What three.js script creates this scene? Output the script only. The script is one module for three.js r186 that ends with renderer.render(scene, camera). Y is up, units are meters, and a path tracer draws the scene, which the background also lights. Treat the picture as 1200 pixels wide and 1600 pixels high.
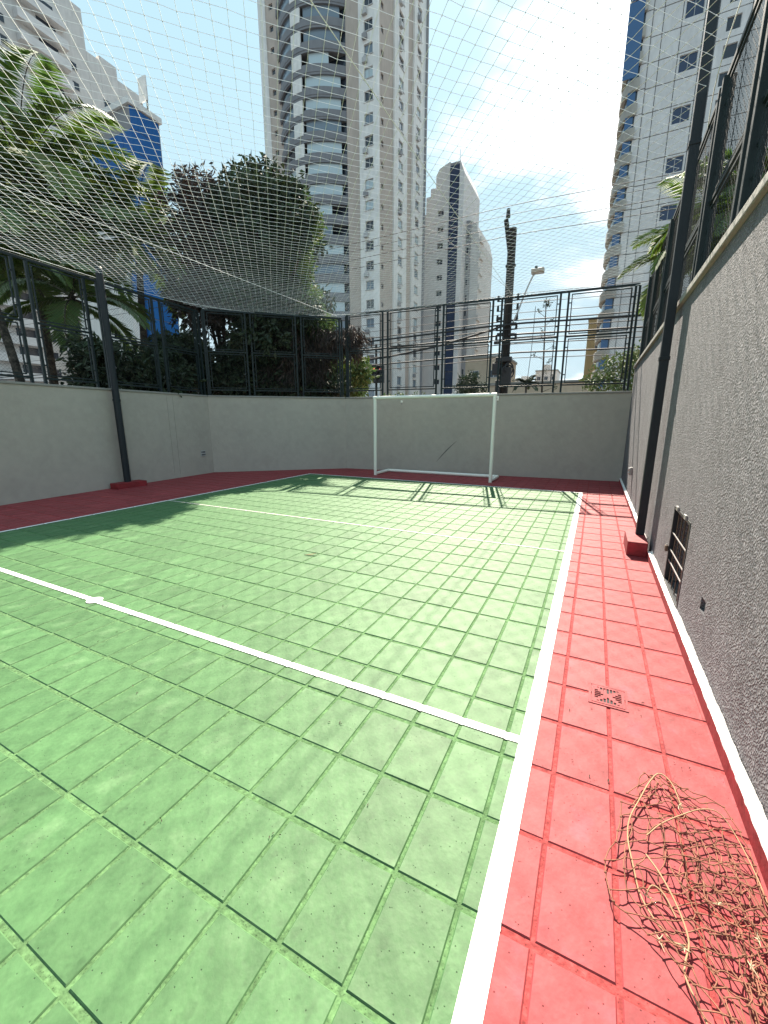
import * as THREE from 'three';
import { mergeGeometries } from 'three/addons/utils/BufferGeometryUtils.js';

// ---------------------------------------------------------------- camera, sky, sun, exposure
const scene = new THREE.Scene();
const camera = new THREE.PerspectiveCamera(102.33, 0.75, 0.05, 900);
camera.position.set(0, 1.5, 0);
camera.rotation.order = 'YXZ';
camera.rotation.set(-0.2200, 0.4661, 0);
scene.add(camera);

const renderer = new THREE.WebGLRenderer({ antialias: true });
renderer.toneMapping = THREE.LinearToneMapping;
renderer.toneMappingExposure = 3.25;
renderer.shadowMap.enabled = true;

const SUN = new THREE.Vector3(-0.25, 1.0, -0.97).normalize();
const sun = new THREE.DirectionalLight(0xfff3e2, 5);
sun.position.copy(SUN).multiplyScalar(60);
sun.castShadow = true;
sun.shadow.mapSize.set(4096, 4096);
Object.assign(sun.shadow.camera, { left: -45, right: 45, top: 45, bottom: -45, near: 1, far: 200 });
scene.add(sun); scene.add(sun.target);

// ---------------------------------------------------------------- seeded random and noise
let seed = 20240611;
function rnd() { seed |= 0; seed = seed + 0x6D2B79F5 | 0; let t = Math.imul(seed ^ seed >>> 15, 1 | seed); t = t + Math.imul(t ^ t >>> 7, 61 | t) ^ t; return ((t ^ t >>> 14) >>> 0) / 4294967296; }
const rr = (a, b) => a + (b - a) * rnd();
const gauss = () => (rnd() + rnd() + rnd() + rnd() - 2) / 1.0;
function hash(x, y, s) { let h = Math.imul(x, 374761393) ^ Math.imul(y, 668265263) ^ Math.imul(s, 974634613); h = Math.imul(h ^ h >>> 13, 1274126177); h = Math.imul(h ^ h >>> 15, 2246822519); return ((h ^ h >>> 16) >>> 0) / 4294967296; }
const sm = t => t * t * (3 - 2 * t);
const mod = (a, n) => ((a % n) + n) % n;
function vnoise(x, y, per, s) {
  const xi = Math.floor(x), yi = Math.floor(y), fx = sm(x - xi), fy = sm(y - yi);
  const a = hash(mod(xi, per), mod(yi, per), s), b = hash(mod(xi + 1, per), mod(yi, per), s), c = hash(mod(xi, per), mod(yi + 1, per), s), d = hash(mod(xi + 1, per), mod(yi + 1, per), s);
  return (a + (b - a) * fx) * (1 - fy) + (c + (d - c) * fx) * fy;
}
function fbm(u, v, per, oct, s) { let a = 0, w = 0.5, t = 0; for (let o = 0; o < oct; o++) { a += w * vnoise(u * per, v * per, per, s + o); t += w; w *= 0.5; per *= 2; } return a / t; }
const clamp = (v, a, b) => Math.max(a, Math.min(b, v));
const lerp = (a, b, t) => a + (b - a) * t;
const sstep = (a, b, t) => sm(clamp((t - a) / (b - a), 0, 1));

// ---------------------------------------------------------------- sky: air and clouds
{
  const W = 2048, Hh = 1024, data = new Float32Array(W * Hh * 4);
  for (let j = 0; j < Hh; j++) {
    const el = (j + 0.5) / Hh * Math.PI - Math.PI / 2, sy = Math.sin(el), ce = Math.cos(el);
    for (let i = 0; i < W; i++) {
      const phi = (i + 0.5) / W * 2 * Math.PI - Math.PI;           // u=0.5 looks along +x
      const dx = ce * Math.cos(phi), dz = ce * Math.sin(phi);
      const up = Math.max(sy, 0), cosS = dx * SUN.x + sy * SUN.y + dz * SUN.z;
      const t = Math.pow(1 - up, 2.2);
      let r = lerp(0.158, 0.245, t), g = lerp(0.250, 0.305, t), b = lerp(0.308, 0.326, t);
      const glow = 0.020 * Math.pow(Math.max(cosS, 0), 4) + 0.06 * Math.pow(Math.max(cosS, 0), 40);
      r += glow; g += glow * 0.97; b += glow * 0.86;
      if (sy > 0.005) {
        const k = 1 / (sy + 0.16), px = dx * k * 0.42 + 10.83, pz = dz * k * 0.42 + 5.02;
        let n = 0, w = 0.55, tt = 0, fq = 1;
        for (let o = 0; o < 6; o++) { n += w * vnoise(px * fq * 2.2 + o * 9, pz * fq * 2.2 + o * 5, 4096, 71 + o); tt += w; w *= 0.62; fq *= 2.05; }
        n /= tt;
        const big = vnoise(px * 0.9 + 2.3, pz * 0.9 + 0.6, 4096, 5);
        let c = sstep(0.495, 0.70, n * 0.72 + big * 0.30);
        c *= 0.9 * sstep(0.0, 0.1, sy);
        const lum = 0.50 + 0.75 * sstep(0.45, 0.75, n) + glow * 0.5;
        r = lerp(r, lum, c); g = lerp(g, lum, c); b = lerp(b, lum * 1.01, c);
      }
      if (sy < 0) { const d = sstep(0, -0.12, sy); r = lerp(r, 0.14, d); g = lerp(g, 0.14, d); b = lerp(b, 0.135, d); }
      const q = (j * W + i) * 4; data[q] = r; data[q + 1] = g; data[q + 2] = b; data[q + 3] = 1;
    }
  }
  const tex = new THREE.DataTexture(data, W, Hh, THREE.RGBAFormat, THREE.FloatType);
  tex.mapping = THREE.EquirectangularReflectionMapping; tex.magFilter = THREE.LinearFilter; tex.needsUpdate = true;
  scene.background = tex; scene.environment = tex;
}

// ---------------------------------------------------------------- textures and materials
function makeTex(n, fn, srgb = true, rep = 1) {
  const d = new Uint8Array(n * n * 4);
  for (let j = 0; j < n; j++) for (let i = 0; i < n; i++) {
    const c = fn((i + 0.5) / n, (j + 0.5) / n), q = (j * n + i) * 4;
    d[q] = clamp(c[0], 0, 1) * 255; d[q + 1] = clamp(c[1], 0, 1) * 255; d[q + 2] = clamp(c[2], 0, 1) * 255; d[q + 3] = 255;
  }
  const t = new THREE.DataTexture(d, n, n, THREE.RGBAFormat);
  if (srgb) t.colorSpace = THREE.SRGBColorSpace;
  t.wrapS = t.wrapT = THREE.RepeatWrapping; t.magFilter = THREE.LinearFilter; t.minFilter = THREE.LinearMipmapLinearFilter; t.generateMipmaps = true;
  t.repeat.set(rep, rep); t.needsUpdate = true; return t;
}
const grey = v => [v, v, v];
// painted concrete: cloudy wear, chalky scuffs, pin holes
const paintTone = makeTex(1024, (u, v) => {
  const a = fbm(u, v, 5, 5, 11), b = fbm(u, v, 17, 4, 31), f = fbm(u, v, 90, 3, 51);
  let t = 0.80 + 0.09 * (a - 0.5) + 0.08 * (b - 0.5) + 0.10 * (f - 0.5);
  const scuff = sstep(0.56, 0.76, fbm(u * 1.0, v * 1.0, 9, 5, 77)); t += 0.07 * scuff;
  const dirt = sstep(0.66, 0.8, fbm(u, v, 23, 4, 91)); t -= 0.06 * dirt;
  const pin = hash(Math.floor(u * 380), Math.floor(v * 380), 3) > 0.9975 ? 0.35 : 0; t -= pin;
  const wash = 0.05 * scuff;
  return [t + wash, t, t + wash * 0.8];
}, true, 1 / 1.1);
const paintBump = makeTex(1024, (u, v) => grey(0.5 + 0.5 * (fbm(u, v, 60, 4, 8) - 0.5) + 0.55 * (fbm(u, v, 12, 3, 9) - 0.5) - (hash(Math.floor(u * 380), Math.floor(v * 380), 3) > 0.9975 ? 0.4 : 0)), false, 1 / 1.1);
const groutTone = makeTex(512, (u, v) => { const a = fbm(u, v, 40, 4, 15), b = fbm(u, v, 8, 3, 16); const p = hash(Math.floor(u * 200), Math.floor(v * 200), 6) > 0.975 ? 0.3 : 0; const t = 0.78 + 0.36 * (a - 0.5) + 0.12 * (b - 0.5) - p * 0.7; return [t * 1.02, t, t * 0.98]; }, true, 1 / 0.6);
const groutBump = makeTex(512, (u, v) => grey(fbm(u, v, 50, 4, 15)), false, 1 / 0.6);
const plasterBump = makeTex(1024, (u, v) => {           // coarse rolled plaster: grains 4 to 8 mm
  const a = vnoise(u * 190, v * 150, 1e6, 1), b = vnoise(u * 330 + 4, v * 280, 1e6, 2), c = fbm(u, v, 40, 3, 4);
  return grey(clamp(0.15 + 0.62 * sstep(0.35, 0.8, a) + 0.30 * (b - 0.4) + 0.25 * (c - 0.5), 0, 1));
}, false, 1 / 1.2);
const plasterTone = makeTex(1024, (u, v) => { const a = vnoise(u * 190, v * 150, 1e6, 1), c = fbm(u, v, 6, 5, 40), d = fbm(u, v, 30, 3, 42); const t = 0.80 + 0.22 * (a - 0.5) + 0.14 * (c - 0.5) + 0.10 * (d - 0.5); return [t * 1.0, t * 0.99, t * 0.99]; }, true, 1 / 1.2);
const smoothTone = makeTex(1024, (u, v) => { const a = fbm(u, v, 3, 5, 60), b = fbm(u, v, 26, 4, 61); const st = sstep(0.6, 0.8, fbm(u * 1, v * 1, 7, 4, 66)); const t = 0.86 + 0.07 * (a - 0.5) + 0.05 * (b - 0.5) - 0.015 * st; return [t * 1.005, t, t * 0.99]; }, true, 1 / 2.6);
const smoothBump = makeTex(512, (u, v) => grey(fbm(u, v, 24, 4, 62)), false, 1 / 1.0);
const facadeTone = makeTex(512, (u, v) => { const a = fbm(u, v, 4, 5, 160), s = fbm(u, v * 0.25, 24, 3, 161); const t = 0.90 + 0.10 * (a - 0.5) + 0.09 * (s - 0.5); return [t, t, t * 0.99]; }, true, 1 / 9);
const barkTone = makeTex(256, (u, v) => { const a = fbm(u, v, 16, 4, 201); return grey(0.55 + 0.8 * (a - 0.5)); }, true, 1);
const metalBump = makeTex(256, (u, v) => grey(fbm(u, v, 20, 4, 301)), false, 3);

const lin = (r, g, b) => new THREE.Color().setRGB(r, g, b);
function std(r, g, b, rough = 0.8, o = {}) { const m = new THREE.MeshStandardMaterial({ color: lin(r, g, b), roughness: rough, ...o }); return m; }
function phys(r, g, b, rough, o) { return new THREE.MeshPhysicalMaterial({ color: lin(r, g, b), roughness: rough, specularIntensity: 0.5, ...o }); }
const M = {
  greenGrout: phys(0.150, 0.305, 0.130, 0.95, { map: groutTone, bumpMap: groutBump, bumpScale: 0.004 }),
  redGrout: phys(0.52, 0.095, 0.098, 0.95, { map: groutTone, bumpMap: groutBump, bumpScale: 0.004 }),
  wornWhite: std(0.76, 0.80, 0.74, 0.8, { map: groutTone }),
  white: std(0.78, 0.78, 0.76, 0.6, { bumpMap: paintBump, bumpScale: 0.002 }),
  greyWall: std(0.56, 0.52, 0.465, 0.92, { map: smoothTone, bumpMap: smoothBump, bumpScale: 0.003 }),
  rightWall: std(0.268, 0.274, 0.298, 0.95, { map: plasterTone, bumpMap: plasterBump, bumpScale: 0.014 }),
  coping: std(0.36, 0.35, 0.33, 0.85, { map: smoothTone, bumpMap: smoothBump, bumpScale: 0.004 }),
  redPaint: std(0.38, 0.028, 0.036, 0.7, { map: paintTone, bumpMap: paintBump, bumpScale: 0.003 }),
  fence: phys(0.012, 0.020, 0.022, 0.5, { bumpMap: metalBump, bumpScale: 0.0006 }),
  mesh: phys(0.010, 0.013, 0.014, 0.7, {}),
  post: phys(0.017, 0.022, 0.027, 0.5, { bumpMap: metalBump, bumpScale: 0.0008 }),
  goal: std(0.86, 0.84, 0.76, 0.5),
  netCord: std(0.80, 0.80, 0.79, 0.9),
  rope: std(0.62, 0.56, 0.42, 0.9),
  oldNet: std(0.25, 0.110, 0.068, 0.95),
  oldRope: std(0.40, 0.25, 0.145, 0.95),
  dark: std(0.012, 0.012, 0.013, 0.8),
  steel: std(0.28, 0.28, 0.28, 0.45, { metalness: 0.5 }),
  rust: std(0.10, 0.07, 0.05, 0.8),
  concrete: std(0.30, 0.29, 0.27, 0.9, { map: smoothTone, bumpMap: groutBump, bumpScale: 0.004 }),
  asphalt: std(0.055, 0.055, 0.057, 0.95, { map: groutTone, bumpMap: groutBump, bumpScale: 0.006 }),
  pave: std(0.26, 0.25, 0.24, 0.95, { map: groutTone }),
  poleDark: std(0.060, 0.045, 0.036, 0.9, { map: barkTone }),
  cable: std(0.022, 0.022, 0.024, 0.7),
  facWhite: std(0.88, 0.87, 0.86, 0.8, { map: facadeTone }),
  facBrown: std(0.56, 0.48, 0.43, 0.85, { map: facadeTone }),
  facGrey: std(0.68, 0.66, 0.65, 0.85, { map: facadeTone }),
  facLav: std(0.74, 0.73, 0.74, 0.85, { map: facadeTone }),
  facYellow: std(0.50, 0.38, 0.20, 0.85, { map: facadeTone }),
  facSand: std(0.50, 0.40, 0.30, 0.85, { map: facadeTone }),
  balcony: std(0.23, 0.235, 0.26, 0.7, { map: facadeTone }),
  beigePar: std(0.42, 0.40, 0.37, 0.8, { map: facadeTone }),
  joint: std(0.26, 0.26, 0.27, 0.9),
  glassDark: std(0.028, 0.036, 0.050, 0.12),
  glassMid: std(0.16, 0.21, 0.26, 0.10),
  glassPale: std(0.42, 0.52, 0.56, 0.15),
  glassBlue: phys(0.018, 0.115, 0.34, 0.25, {}),
  glassSteel: phys(0.060, 0.130, 0.260, 0.2, {}),
  glassNavy: std(0.022, 0.038, 0.085, 0.12),
  frame: std(0.40, 0.40, 0.40, 0.5),
  trunk: std(0.16, 0.115, 0.08, 0.95, { map: barkTone }),
  palmTrunk: std(0.20, 0.165, 0.125, 0.95, { map: barkTone }),
  signal: std(0.015, 0.015, 0.015, 0.6),
};
const leafMat = (r, g, b, tr = 0.35) => new THREE.MeshPhysicalMaterial({ color: lin(r, g, b), roughness: 0.75, transmission: tr * 0.6, thickness: 0, vertexColors: true, side: THREE.DoubleSide });
const L = { dark: leafMat(0.026, 0.043, 0.015, 0.35), red: leafMat(0.046, 0.029, 0.022, 0.3), palm: leafMat(0.100, 0.165, 0.024, 0.8), bright: leafMat(0.110, 0.170, 0.035, 0.42), shrub: leafMat(0.100, 0.140, 0.040, 0.4) };
const tileGreen = [], tileRed = [];
for (let k = 0; k < 5; k++) {
  const q = 0.90 + 0.045 * k;
  tileGreen.push(phys(0.115 * q, 0.258 * q, 0.102 * q, 0.60, { map: paintTone, bumpMap: paintBump, bumpScale: 0.0022 }));
  tileRed.push(phys(0.440 * q, 0.076 * q, 0.083 * q, 0.64, { map: paintTone, bumpMap: paintBump, bumpScale: 0.0022 }));
}

// ---------------------------------------------------------------- naming helpers
const taken = new Map();
function numbered(n) { const k = taken.get(n) || 0; taken.set(n, k + 1); return k ? `${n}_${String(k).padStart(3, '0')}` : n; }
function shadowed(o) { o.castShadow = true; o.receiveShadow = true; return o; }
function thing(name, label, category, [x, y, z] = [0, 0, 0], turn = 0, group) {
  const o = new THREE.Group(); o.name = numbered(name); o.position.set(x, y, z); o.rotation.y = turn;
  o.userData = { label, category }; if (group) o.userData.group = group; scene.add(o); return o;
}
function structure(name) { const o = new THREE.Group(); o.name = numbered(name); o.userData = { kind: 'structure' }; scene.add(o); return o; }
function part(name, geo, mat, parent, label) { const m = shadowed(new THREE.Mesh(geo, mat)); m.name = name; if (label) m.userData.label = label; parent.add(m); return m; }
function stuffPart(name, geo, mat, parent) { const m = part(name, geo, mat, parent); m.userData.kind = 'stuff'; return m; }
function solo(name, geo, mat, label, category, group) { const m = shadowed(new THREE.Mesh(geo, mat)); m.name = numbered(name); m.userData = { label, category }; if (group) m.userData.group = group; scene.add(m); return m; }

// ---------------------------------------------------------------- geometry helpers
// triangle soup with flat normals and metre uv taken from the dominant axis
class Soup {
  constructor() { this.p = []; this.c = []; this.col = null; }
  tri(a, b, c) { this.p.push(...a, ...b, ...c); if (this.col) for (let i = 0; i < 3; i++) this.c.push(...this.col); return this; }
  quad(a, b, c, d) { return this.tri(a, b, c).tri(a, c, d); }
  hex(v) { // v: 8 corners, bottom ring 0-3 and top ring 4-7
    return this.quad(v[3], v[2], v[1], v[0]).quad(v[4], v[5], v[6], v[7]).quad(v[0], v[1], v[5], v[4]).quad(v[1], v[2], v[6], v[5]).quad(v[2], v[3], v[7], v[6]).quad(v[3], v[0], v[4], v[7]);
  }
  box(x0, x1, y0, y1, z0, z1) { return this.hex([[x0, y0, z1], [x1, y0, z1], [x1, y0, z0], [x0, y0, z0], [x0, y1, z1], [x1, y1, z1], [x1, y1, z0], [x0, y1, z0]]); }
  bar(a, b, r, n = 3, r2 = r) { // prism between two points
    const A = new THREE.Vector3(...a), B = new THREE.Vector3(...b), d = B.clone().sub(A).normalize();
    const u = new THREE.Vector3(Math.abs(d.y) > 0.9 ? 1 : 0, Math.abs(d.y) > 0.9 ? 0 : 1, 0).cross(d).normalize(), w = d.clone().cross(u);
    const ring = (P, q) => Array.from({ length: n }, (_, i) => { const t = i / n * 2 * Math.PI; return [P.x + q * (u.x * Math.cos(t) + w.x * Math.sin(t)), P.y + q * (u.y * Math.cos(t) + w.y * Math.sin(t)), P.z + q * (u.z * Math.cos(t) + w.z * Math.sin(t))]; });
    const ra = ring(A, r), rb = ring(B, r2);
    for (let i = 0; i < n; i++) { const j = (i + 1) % n; this.quad(ra[i], ra[j], rb[j], rb[i]); }
    return this;
  }
  geo() {
    const g = new THREE.BufferGeometry(), n = this.p.length / 3;
    g.setAttribute('position', new THREE.Float32BufferAttribute(this.p, 3)); g.computeVertexNormals();
    const P = this.p, N = g.attributes.normal.array, uv = new Float32Array(n * 2);
    for (let i = 0; i < n; i++) { const ax = Math.abs(N[3 * i]), ay = Math.abs(N[3 * i + 1]), az = Math.abs(N[3 * i + 2]); let a, b; if (ay >= ax && ay >= az) { a = P[3 * i]; b = P[3 * i + 2]; } else if (ax > az) { a = P[3 * i + 2]; b = P[3 * i + 1]; } else { a = P[3 * i]; b = P[3 * i + 1]; } uv[2 * i] = a; uv[2 * i + 1] = b; }
    g.setAttribute('uv', new THREE.Float32BufferAttribute(uv, 2));
    if (this.c.length) g.setAttribute('color', new THREE.Float32BufferAttribute(this.c, 3));
    return g;
  }
}
const box = (x0, x1, y0, y1, z0, z1) => new Soup().box(x0, x1, y0, y1, z0, z1).geo();
function rbox(x0, x1, y0, y1, z0, z1, c = 0.006) { // chamfered box
  const s = new THREE.Shape(), a = Math.min(c, (x1 - x0) / 3, (y1 - y0) / 3, (z1 - z0) / 3);
  s.moveTo(x0 + a, y0 + a); s.lineTo(x1 - a, y0 + a); s.lineTo(x1 - a, y1 - a); s.lineTo(x0 + a, y1 - a); s.closePath();
  const g = new THREE.ExtrudeGeometry(s, { depth: z1 - z0 - 2 * a, bevelEnabled: true, bevelThickness: a, bevelSize: a, bevelSegments: 2 }); g.translate(0, 0, z0 + a); return g;
}
function tube(pts, r, seg = 24, rad = 6, closed = false) { return new THREE.TubeGeometry(new THREE.CatmullRomCurve3(pts.map(p => new THREE.Vector3(...p)), closed, 'catmullrom', 0.5), seg, r, rad, closed); }
function merge(list) { return mergeGeometries(list.map(g => { const q = g.index ? g.toNonIndexed() : g; for (const k of Object.keys(q.attributes)) if (!['position', 'normal', 'uv'].includes(k)) q.deleteAttribute(k); return q; })); }
function wallShape(w, h, holes) { const s = new THREE.Shape(); s.moveTo(0, 0); s.lineTo(w, 0); s.lineTo(w, h); s.lineTo(0, h); s.closePath(); for (const [a, b, c, d] of holes) { const p = new THREE.Path(); p.moveTo(a, c); p.lineTo(a, d); p.lineTo(b, d); p.lineTo(b, c); p.closePath(); s.holes.push(p); } return s; }

// ---------------------------------------------------------------- ground outside the court
{
  const g = shadowed(new THREE.Mesh(box(-400, 400, -0.6, -0.10, -500, 60), M.pave)); g.name = 'ground'; g.userData = { kind: 'structure' }; scene.add(g);
  const r = shadowed(new THREE.Mesh(box(-300, 300, -0.09, -0.085, -30, -18), M.asphalt)); r.name = 'road'; r.userData = { kind: 'structure' }; scene.add(r);
}

// ---------------------------------------------------------------- the court floor
const PX = 0.2225, PZ = 0.3375, X0 = -0.016, Z0 = -0.325;          // tile pitch and grid origin
const GX = 0.0066, GZ = 0.0100;                                   // half joint widths
const LINE_X = -0.145, LEFT_X = X0 - 32 * PX, FAR_Z = -9.5, NEAR_Z = Z0 + 10 * PZ;
function tileGeo(sx, sz, du, dv) {
  const c = 0.0035, h = 0.014, a = sx / 2, b = sz / 2, S = new Soup();
  const ring = (x, z, y) => [[-x, y, z], [x, y, z], [x, y, -z], [-x, y, -z]];
  const t = ring(a - c, b - c, 0), m = ring(a, b, -c), d = ring(a, b, -h);
  S.quad(t[0], t[1], t[2], t[3]);
  for (let i = 0; i < 4; i++) { const j = (i + 1) % 4; S.quad(m[i], m[j], t[j], t[i]); S.quad(d[i], d[j], m[j], m[i]); }
  const g = S.geo(), uv = g.attributes.uv; for (let i = 0; i < uv.count; i++) uv.setXY(i, uv.getX(i) + du, uv.getY(i) + dv); return g;
}
const camPos = new THREE.Vector3(0, 1.5, 0);
camera.updateMatrixWorld(true); camera.updateProjectionMatrix();
const vp = new THREE.Matrix4().multiplyMatrices(camera.projectionMatrix, camera.matrixWorldInverse);
function seenSize(x, z, area) { // rough size in the view, only to choose which tiles stay single
  const v = new THREE.Vector3(x, 0, z), cam = v.clone().applyMatrix4(camera.matrixWorldInverse); if (cam.z > -0.15) return 0;
  const p = v.clone().applyMatrix4(vp); if (Math.abs(p.x) > 1.12 || Math.abs(p.y) > 1.12) return 0;
  return area * 1.5 / Math.pow(-cam.z, 3);
}
// the inner outline of the walls
const POLY = [[-8.84, 3.05], [-9.85, -8.52], [-6.93, -11.15], [0.69, -11.75], [0.69, 3.05]];
const INSIDE_SIGN = (() => { const n = POLY.length, [ax, az] = POLY[0], [bx, bz] = POLY[1]; return Math.sign((bz - az) * (-4 - ax) - (bx - ax) * (-4 - az)); })();
function within(x, z, grow = 0) { const n = POLY.length; for (let i = 0; i < n; i++) { const [ax, az] = POLY[i], [bx, bz] = POLY[(i + 1) % n], l = Math.hypot(bx - ax, bz - az); const d = INSIDE_SIGN * ((bz - az) * (x - ax) - (bx - ax) * (z - az)) / l; if (d < -grow) return false; } return true; }

const greenCourt = structure('court_floor'), redBorder = structure('court_border');
{
  const bedG = new Soup().box(LEFT_X, LINE_X, -0.08, -0.0046, FAR_Z, NEAR_Z); part('mortar_bed', bedG.geo(), M.greenGrout, greenCourt);
  const bedR = new Soup().box(LINE_X, 1.0, -0.08, -0.0046, -12.2, NEAR_Z).box(-10.3, LEFT_X, -0.08, -0.0046, -12.2, NEAR_Z).box(LEFT_X, LINE_X, -0.08, -0.0046, -12.2, FAR_Z); part('mortar_bed', bedR.geo(), M.redGrout, redBorder);
  const cells = [];
  for (let i = -46; i < 4; i++) for (let k = -10; k < 36; k++) {
    let xs = [[X0 + i * PX, X0 + (i + 1) * PX]], zs = [[Z0 - (k + 1) * PZ, Z0 - k * PZ]];
    if (xs[0][0] < LINE_X && xs[0][1] > LINE_X) xs = [[xs[0][0], LINE_X], [LINE_X, xs[0][1]]];
    if (zs[0][0] < FAR_Z && zs[0][1] > FAR_Z) zs = [[zs[0][0], FAR_Z], [FAR_Z, zs[0][1]]];
    for (let [xa, xb] of xs) for (const [za, zb] of zs) {
      const cx = (xa + xb) / 2, cz = (za + zb) / 2; if (!within(cx, cz, 0.12)) continue;
      if (xb > 0.648) xb = 0.648;
      const green = cx < LINE_X && cx > LEFT_X && cz > FAR_Z;
      const jx = (e) => Math.abs(e - LINE_X) < 1e-6 ? 0.001 : GX, jz = (e) => Math.abs(e - FAR_Z) < 1e-6 ? 0.001 : GZ;
      const w = rr(-0.0018, 0.0018), q = rr(-0.0022, 0.0022);
      cells.push({ x0: xa + jx(xa) + w, x1: xb - jx(xb) + w * 0.6, z0: za + jz(za) + q, z1: zb - jz(zb) + q * 0.6, green });
    }
  }
  // full tiles come in six cuts that share a geometry; odd ones at the lines are cut to size
  const cuts = Array.from({ length: 8 }, (_, k) => tileGeo(PX - 2 * GX + ((k % 3) - 1) * 0.0012, PZ - 2 * GZ + ((k % 4) - 1.5) * 0.0016, k * 0.37 + 0.1, k * 0.53 + 0.2));
  const rest = { true: [], false: [] }, drain = [0.11, 0.30, -2.45, -2.255];
  for (const c of cells) c.size = seenSize((c.x0 + c.x1) / 2, (c.z0 + c.z1) / 2, (c.x1 - c.x0) * (c.z1 - c.z0));
  for (const green of [true, false]) {
    const mine = cells.filter(c => c.green === green).sort((a, b) => b.size - a.size);
    mine.forEach((c, n) => {
      const sx = c.x1 - c.x0, sz = c.z1 - c.z0, cx = (c.x0 + c.x1) / 2, cz = (c.z0 + c.z1) / 2;
      const full = Math.abs(sx - (PX - 2 * GX)) < 0.003 && Math.abs(sz - (PZ - 2 * GZ)) < 0.004;
      const y = rr(-0.0012, 0.0004) , tx = rr(-0.004, 0.004), tz = rr(-0.005, 0.005), mat = (green ? tileGreen : tileRed)[Math.floor(rnd() * 5)];
      const g = full ? cuts[Math.floor(rnd() * cuts.length)] : tileGeo(sx, sz, rr(0, 1), rr(0, 1));
      if (n < 300) { const t = part(green ? 'green_tile' : 'red_tile', g, mat, green ? greenCourt : redBorder); t.position.set(cx, y, cz); t.rotation.set(tx, 0, tz * 0.6); if (full && rnd() < 0.5) t.rotation.y = Math.PI; }
      else { const q = g.clone(); q.rotateX(tx); q.rotateZ(tz * 0.6); q.translate(cx, y, cz); rest[green].push(q); }
    });
  }
  stuffPart('far_green_tiles', merge(rest.true), tileGreen[2], greenCourt);
  stuffPart('far_red_tiles', merge(rest.false), tileRed[2], redBorder);
}
// painted lines follow the joints down and up again
function paintedStrip(a0, a1, b0, b1, along, joints, half) {
  const s = new Soup(), prof = [[a0, 0.004]];
  for (const j of joints.sort((p, q) => p - q)) if (j - half - 0.006 > a0 && j + half + 0.006 < a1) prof.push([j - half - 0.004, 0.004], [j - half + 0.001, 0.0012], [j + half - 0.001, 0.0012], [j + half + 0.004, 0.004]);
  prof.push([a1, 0.004]);
  const wob = () => rr(-0.0009, 0.0009); let e0 = b0 + wob(), e1 = b1 + wob(), prev = null;
  for (const [a, y] of prof) {
    const cur = along === 'z' ? [[b0 + wob(), y, a], [b1 + wob(), y, a]] : [[a, y, b0 + wob()], [a, y, b1 + wob()]];
    if (prev) along === 'z' ? s.quad(prev[0], cur[0], cur[1], prev[1]) : s.quad(prev[0], prev[1], cur[1], cur[0]);
    prev = cur;
  }
  return s.geo();
}
{
  const jx = Array.from({ length: 34 }, (_, i) => X0 - i * PX), jz = Array.from({ length: 44 }, (_, k) => Z0 - (k - 10) * PZ);
  part('side_line', paintedStrip(FAR_Z - 0.03, NEAR_Z - 0.05, -0.180, -0.108, 'z', jz, GZ), M.white, greenCourt);
  part('side_line', paintedStrip(FAR_Z - 0.03, NEAR_Z - 0.05, LEFT_X - 0.028, LEFT_X + 0.028, 'z', jz, GZ), M.white, greenCourt);
  part('goal_line', paintedStrip(LEFT_X + 0.03, -0.183, FAR_Z - 0.028, FAR_Z + 0.028, 'x', jx, GX), M.white, greenCourt);
  part('area_line', paintedStrip(LEFT_X + 0.03, -0.183, -5.060, -5.026, 'x', jx, GX), M.wornWhite, greenCourt);
  part('halfway_line', paintedStrip(LEFT_X + 0.03, -0.183, -1.828, -1.778, 'x', jx, GX), M.white, greenCourt);
  const spot = new THREE.CircleGeometry(0.062, 28); spot.rotateX(-Math.PI / 2); spot.translate(-3.66, 0.0062, -1.803); part('centre_spot', spot, M.white, greenCourt);
}

// ---------------------------------------------------------------- the walls
// a run has its own axes: x along the wall, z towards the court
function run(p0, p1) { const dx = p1[0] - p0[0], dz = p1[1] - p0[1]; return { p: [p0[0], 0, p0[1]], turn: Math.atan2(-dz, dx), len: Math.hypot(dx, dz) }; }
const R = { left: run(POLY[0], POLY[1]), corner: run(POLY[1], POLY[2]), far: run(POLY[2], POLY[3]), right: run(POLY[3], POLY[4]) };
const WH = 2.13, RWH = 2.68;
function wall(r, h, mat, label, slots, holes, extra) {
  const t = thing('perimeter_wall', label, 'wall', r.p, r.turn);
  const core = new THREE.ExtrudeGeometry(wallShape(r.len, h, holes), { depth: 0.16, bevelEnabled: false }); core.translate(0, 0, -0.172); part('wall_core', core, mat, t);
  const face = new THREE.ExtrudeGeometry(wallShape(r.len, h - 0.001, [...holes, ...slots.map(s => [s - 0.004, s + 0.004, 0.08, h - 0.03])]), { depth: 0.0118, bevelEnabled: false }); face.translate(0, 0, -0.0118); part('render_coat', face, mat, t);
  return t;
}
const wallLeft = wall(R.left, WH, M.greyWall, 'long smooth grey wall on the left behind the dark upright post', [-5.74, -5.92, -7.15, -7.33].map(z => (3.05 - z) * R.left.len / 11.57), []);
const wallCorner = wall(R.corner, WH, M.greyWall, 'short angled grey wall under the big dark tree', [], []);
const wallFar = wall(R.far, WH, M.greyWall, 'grey end wall behind the white goal', [], []);
const HATCH = [11.75 - 4.30, 11.75 - 3.60, 0.075, 0.77];             // along the right wall
const NICHE = [11.75 - 3.01, 11.75 - 2.90, 0.352, 0.435];
const wallRight = wall(R.right, RWH, M.rightWall, 'tall rough plastered grey wall along the right side', [11.75 - 8.75, 11.75 - 9.05], [HATCH, NICHE]);
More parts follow.
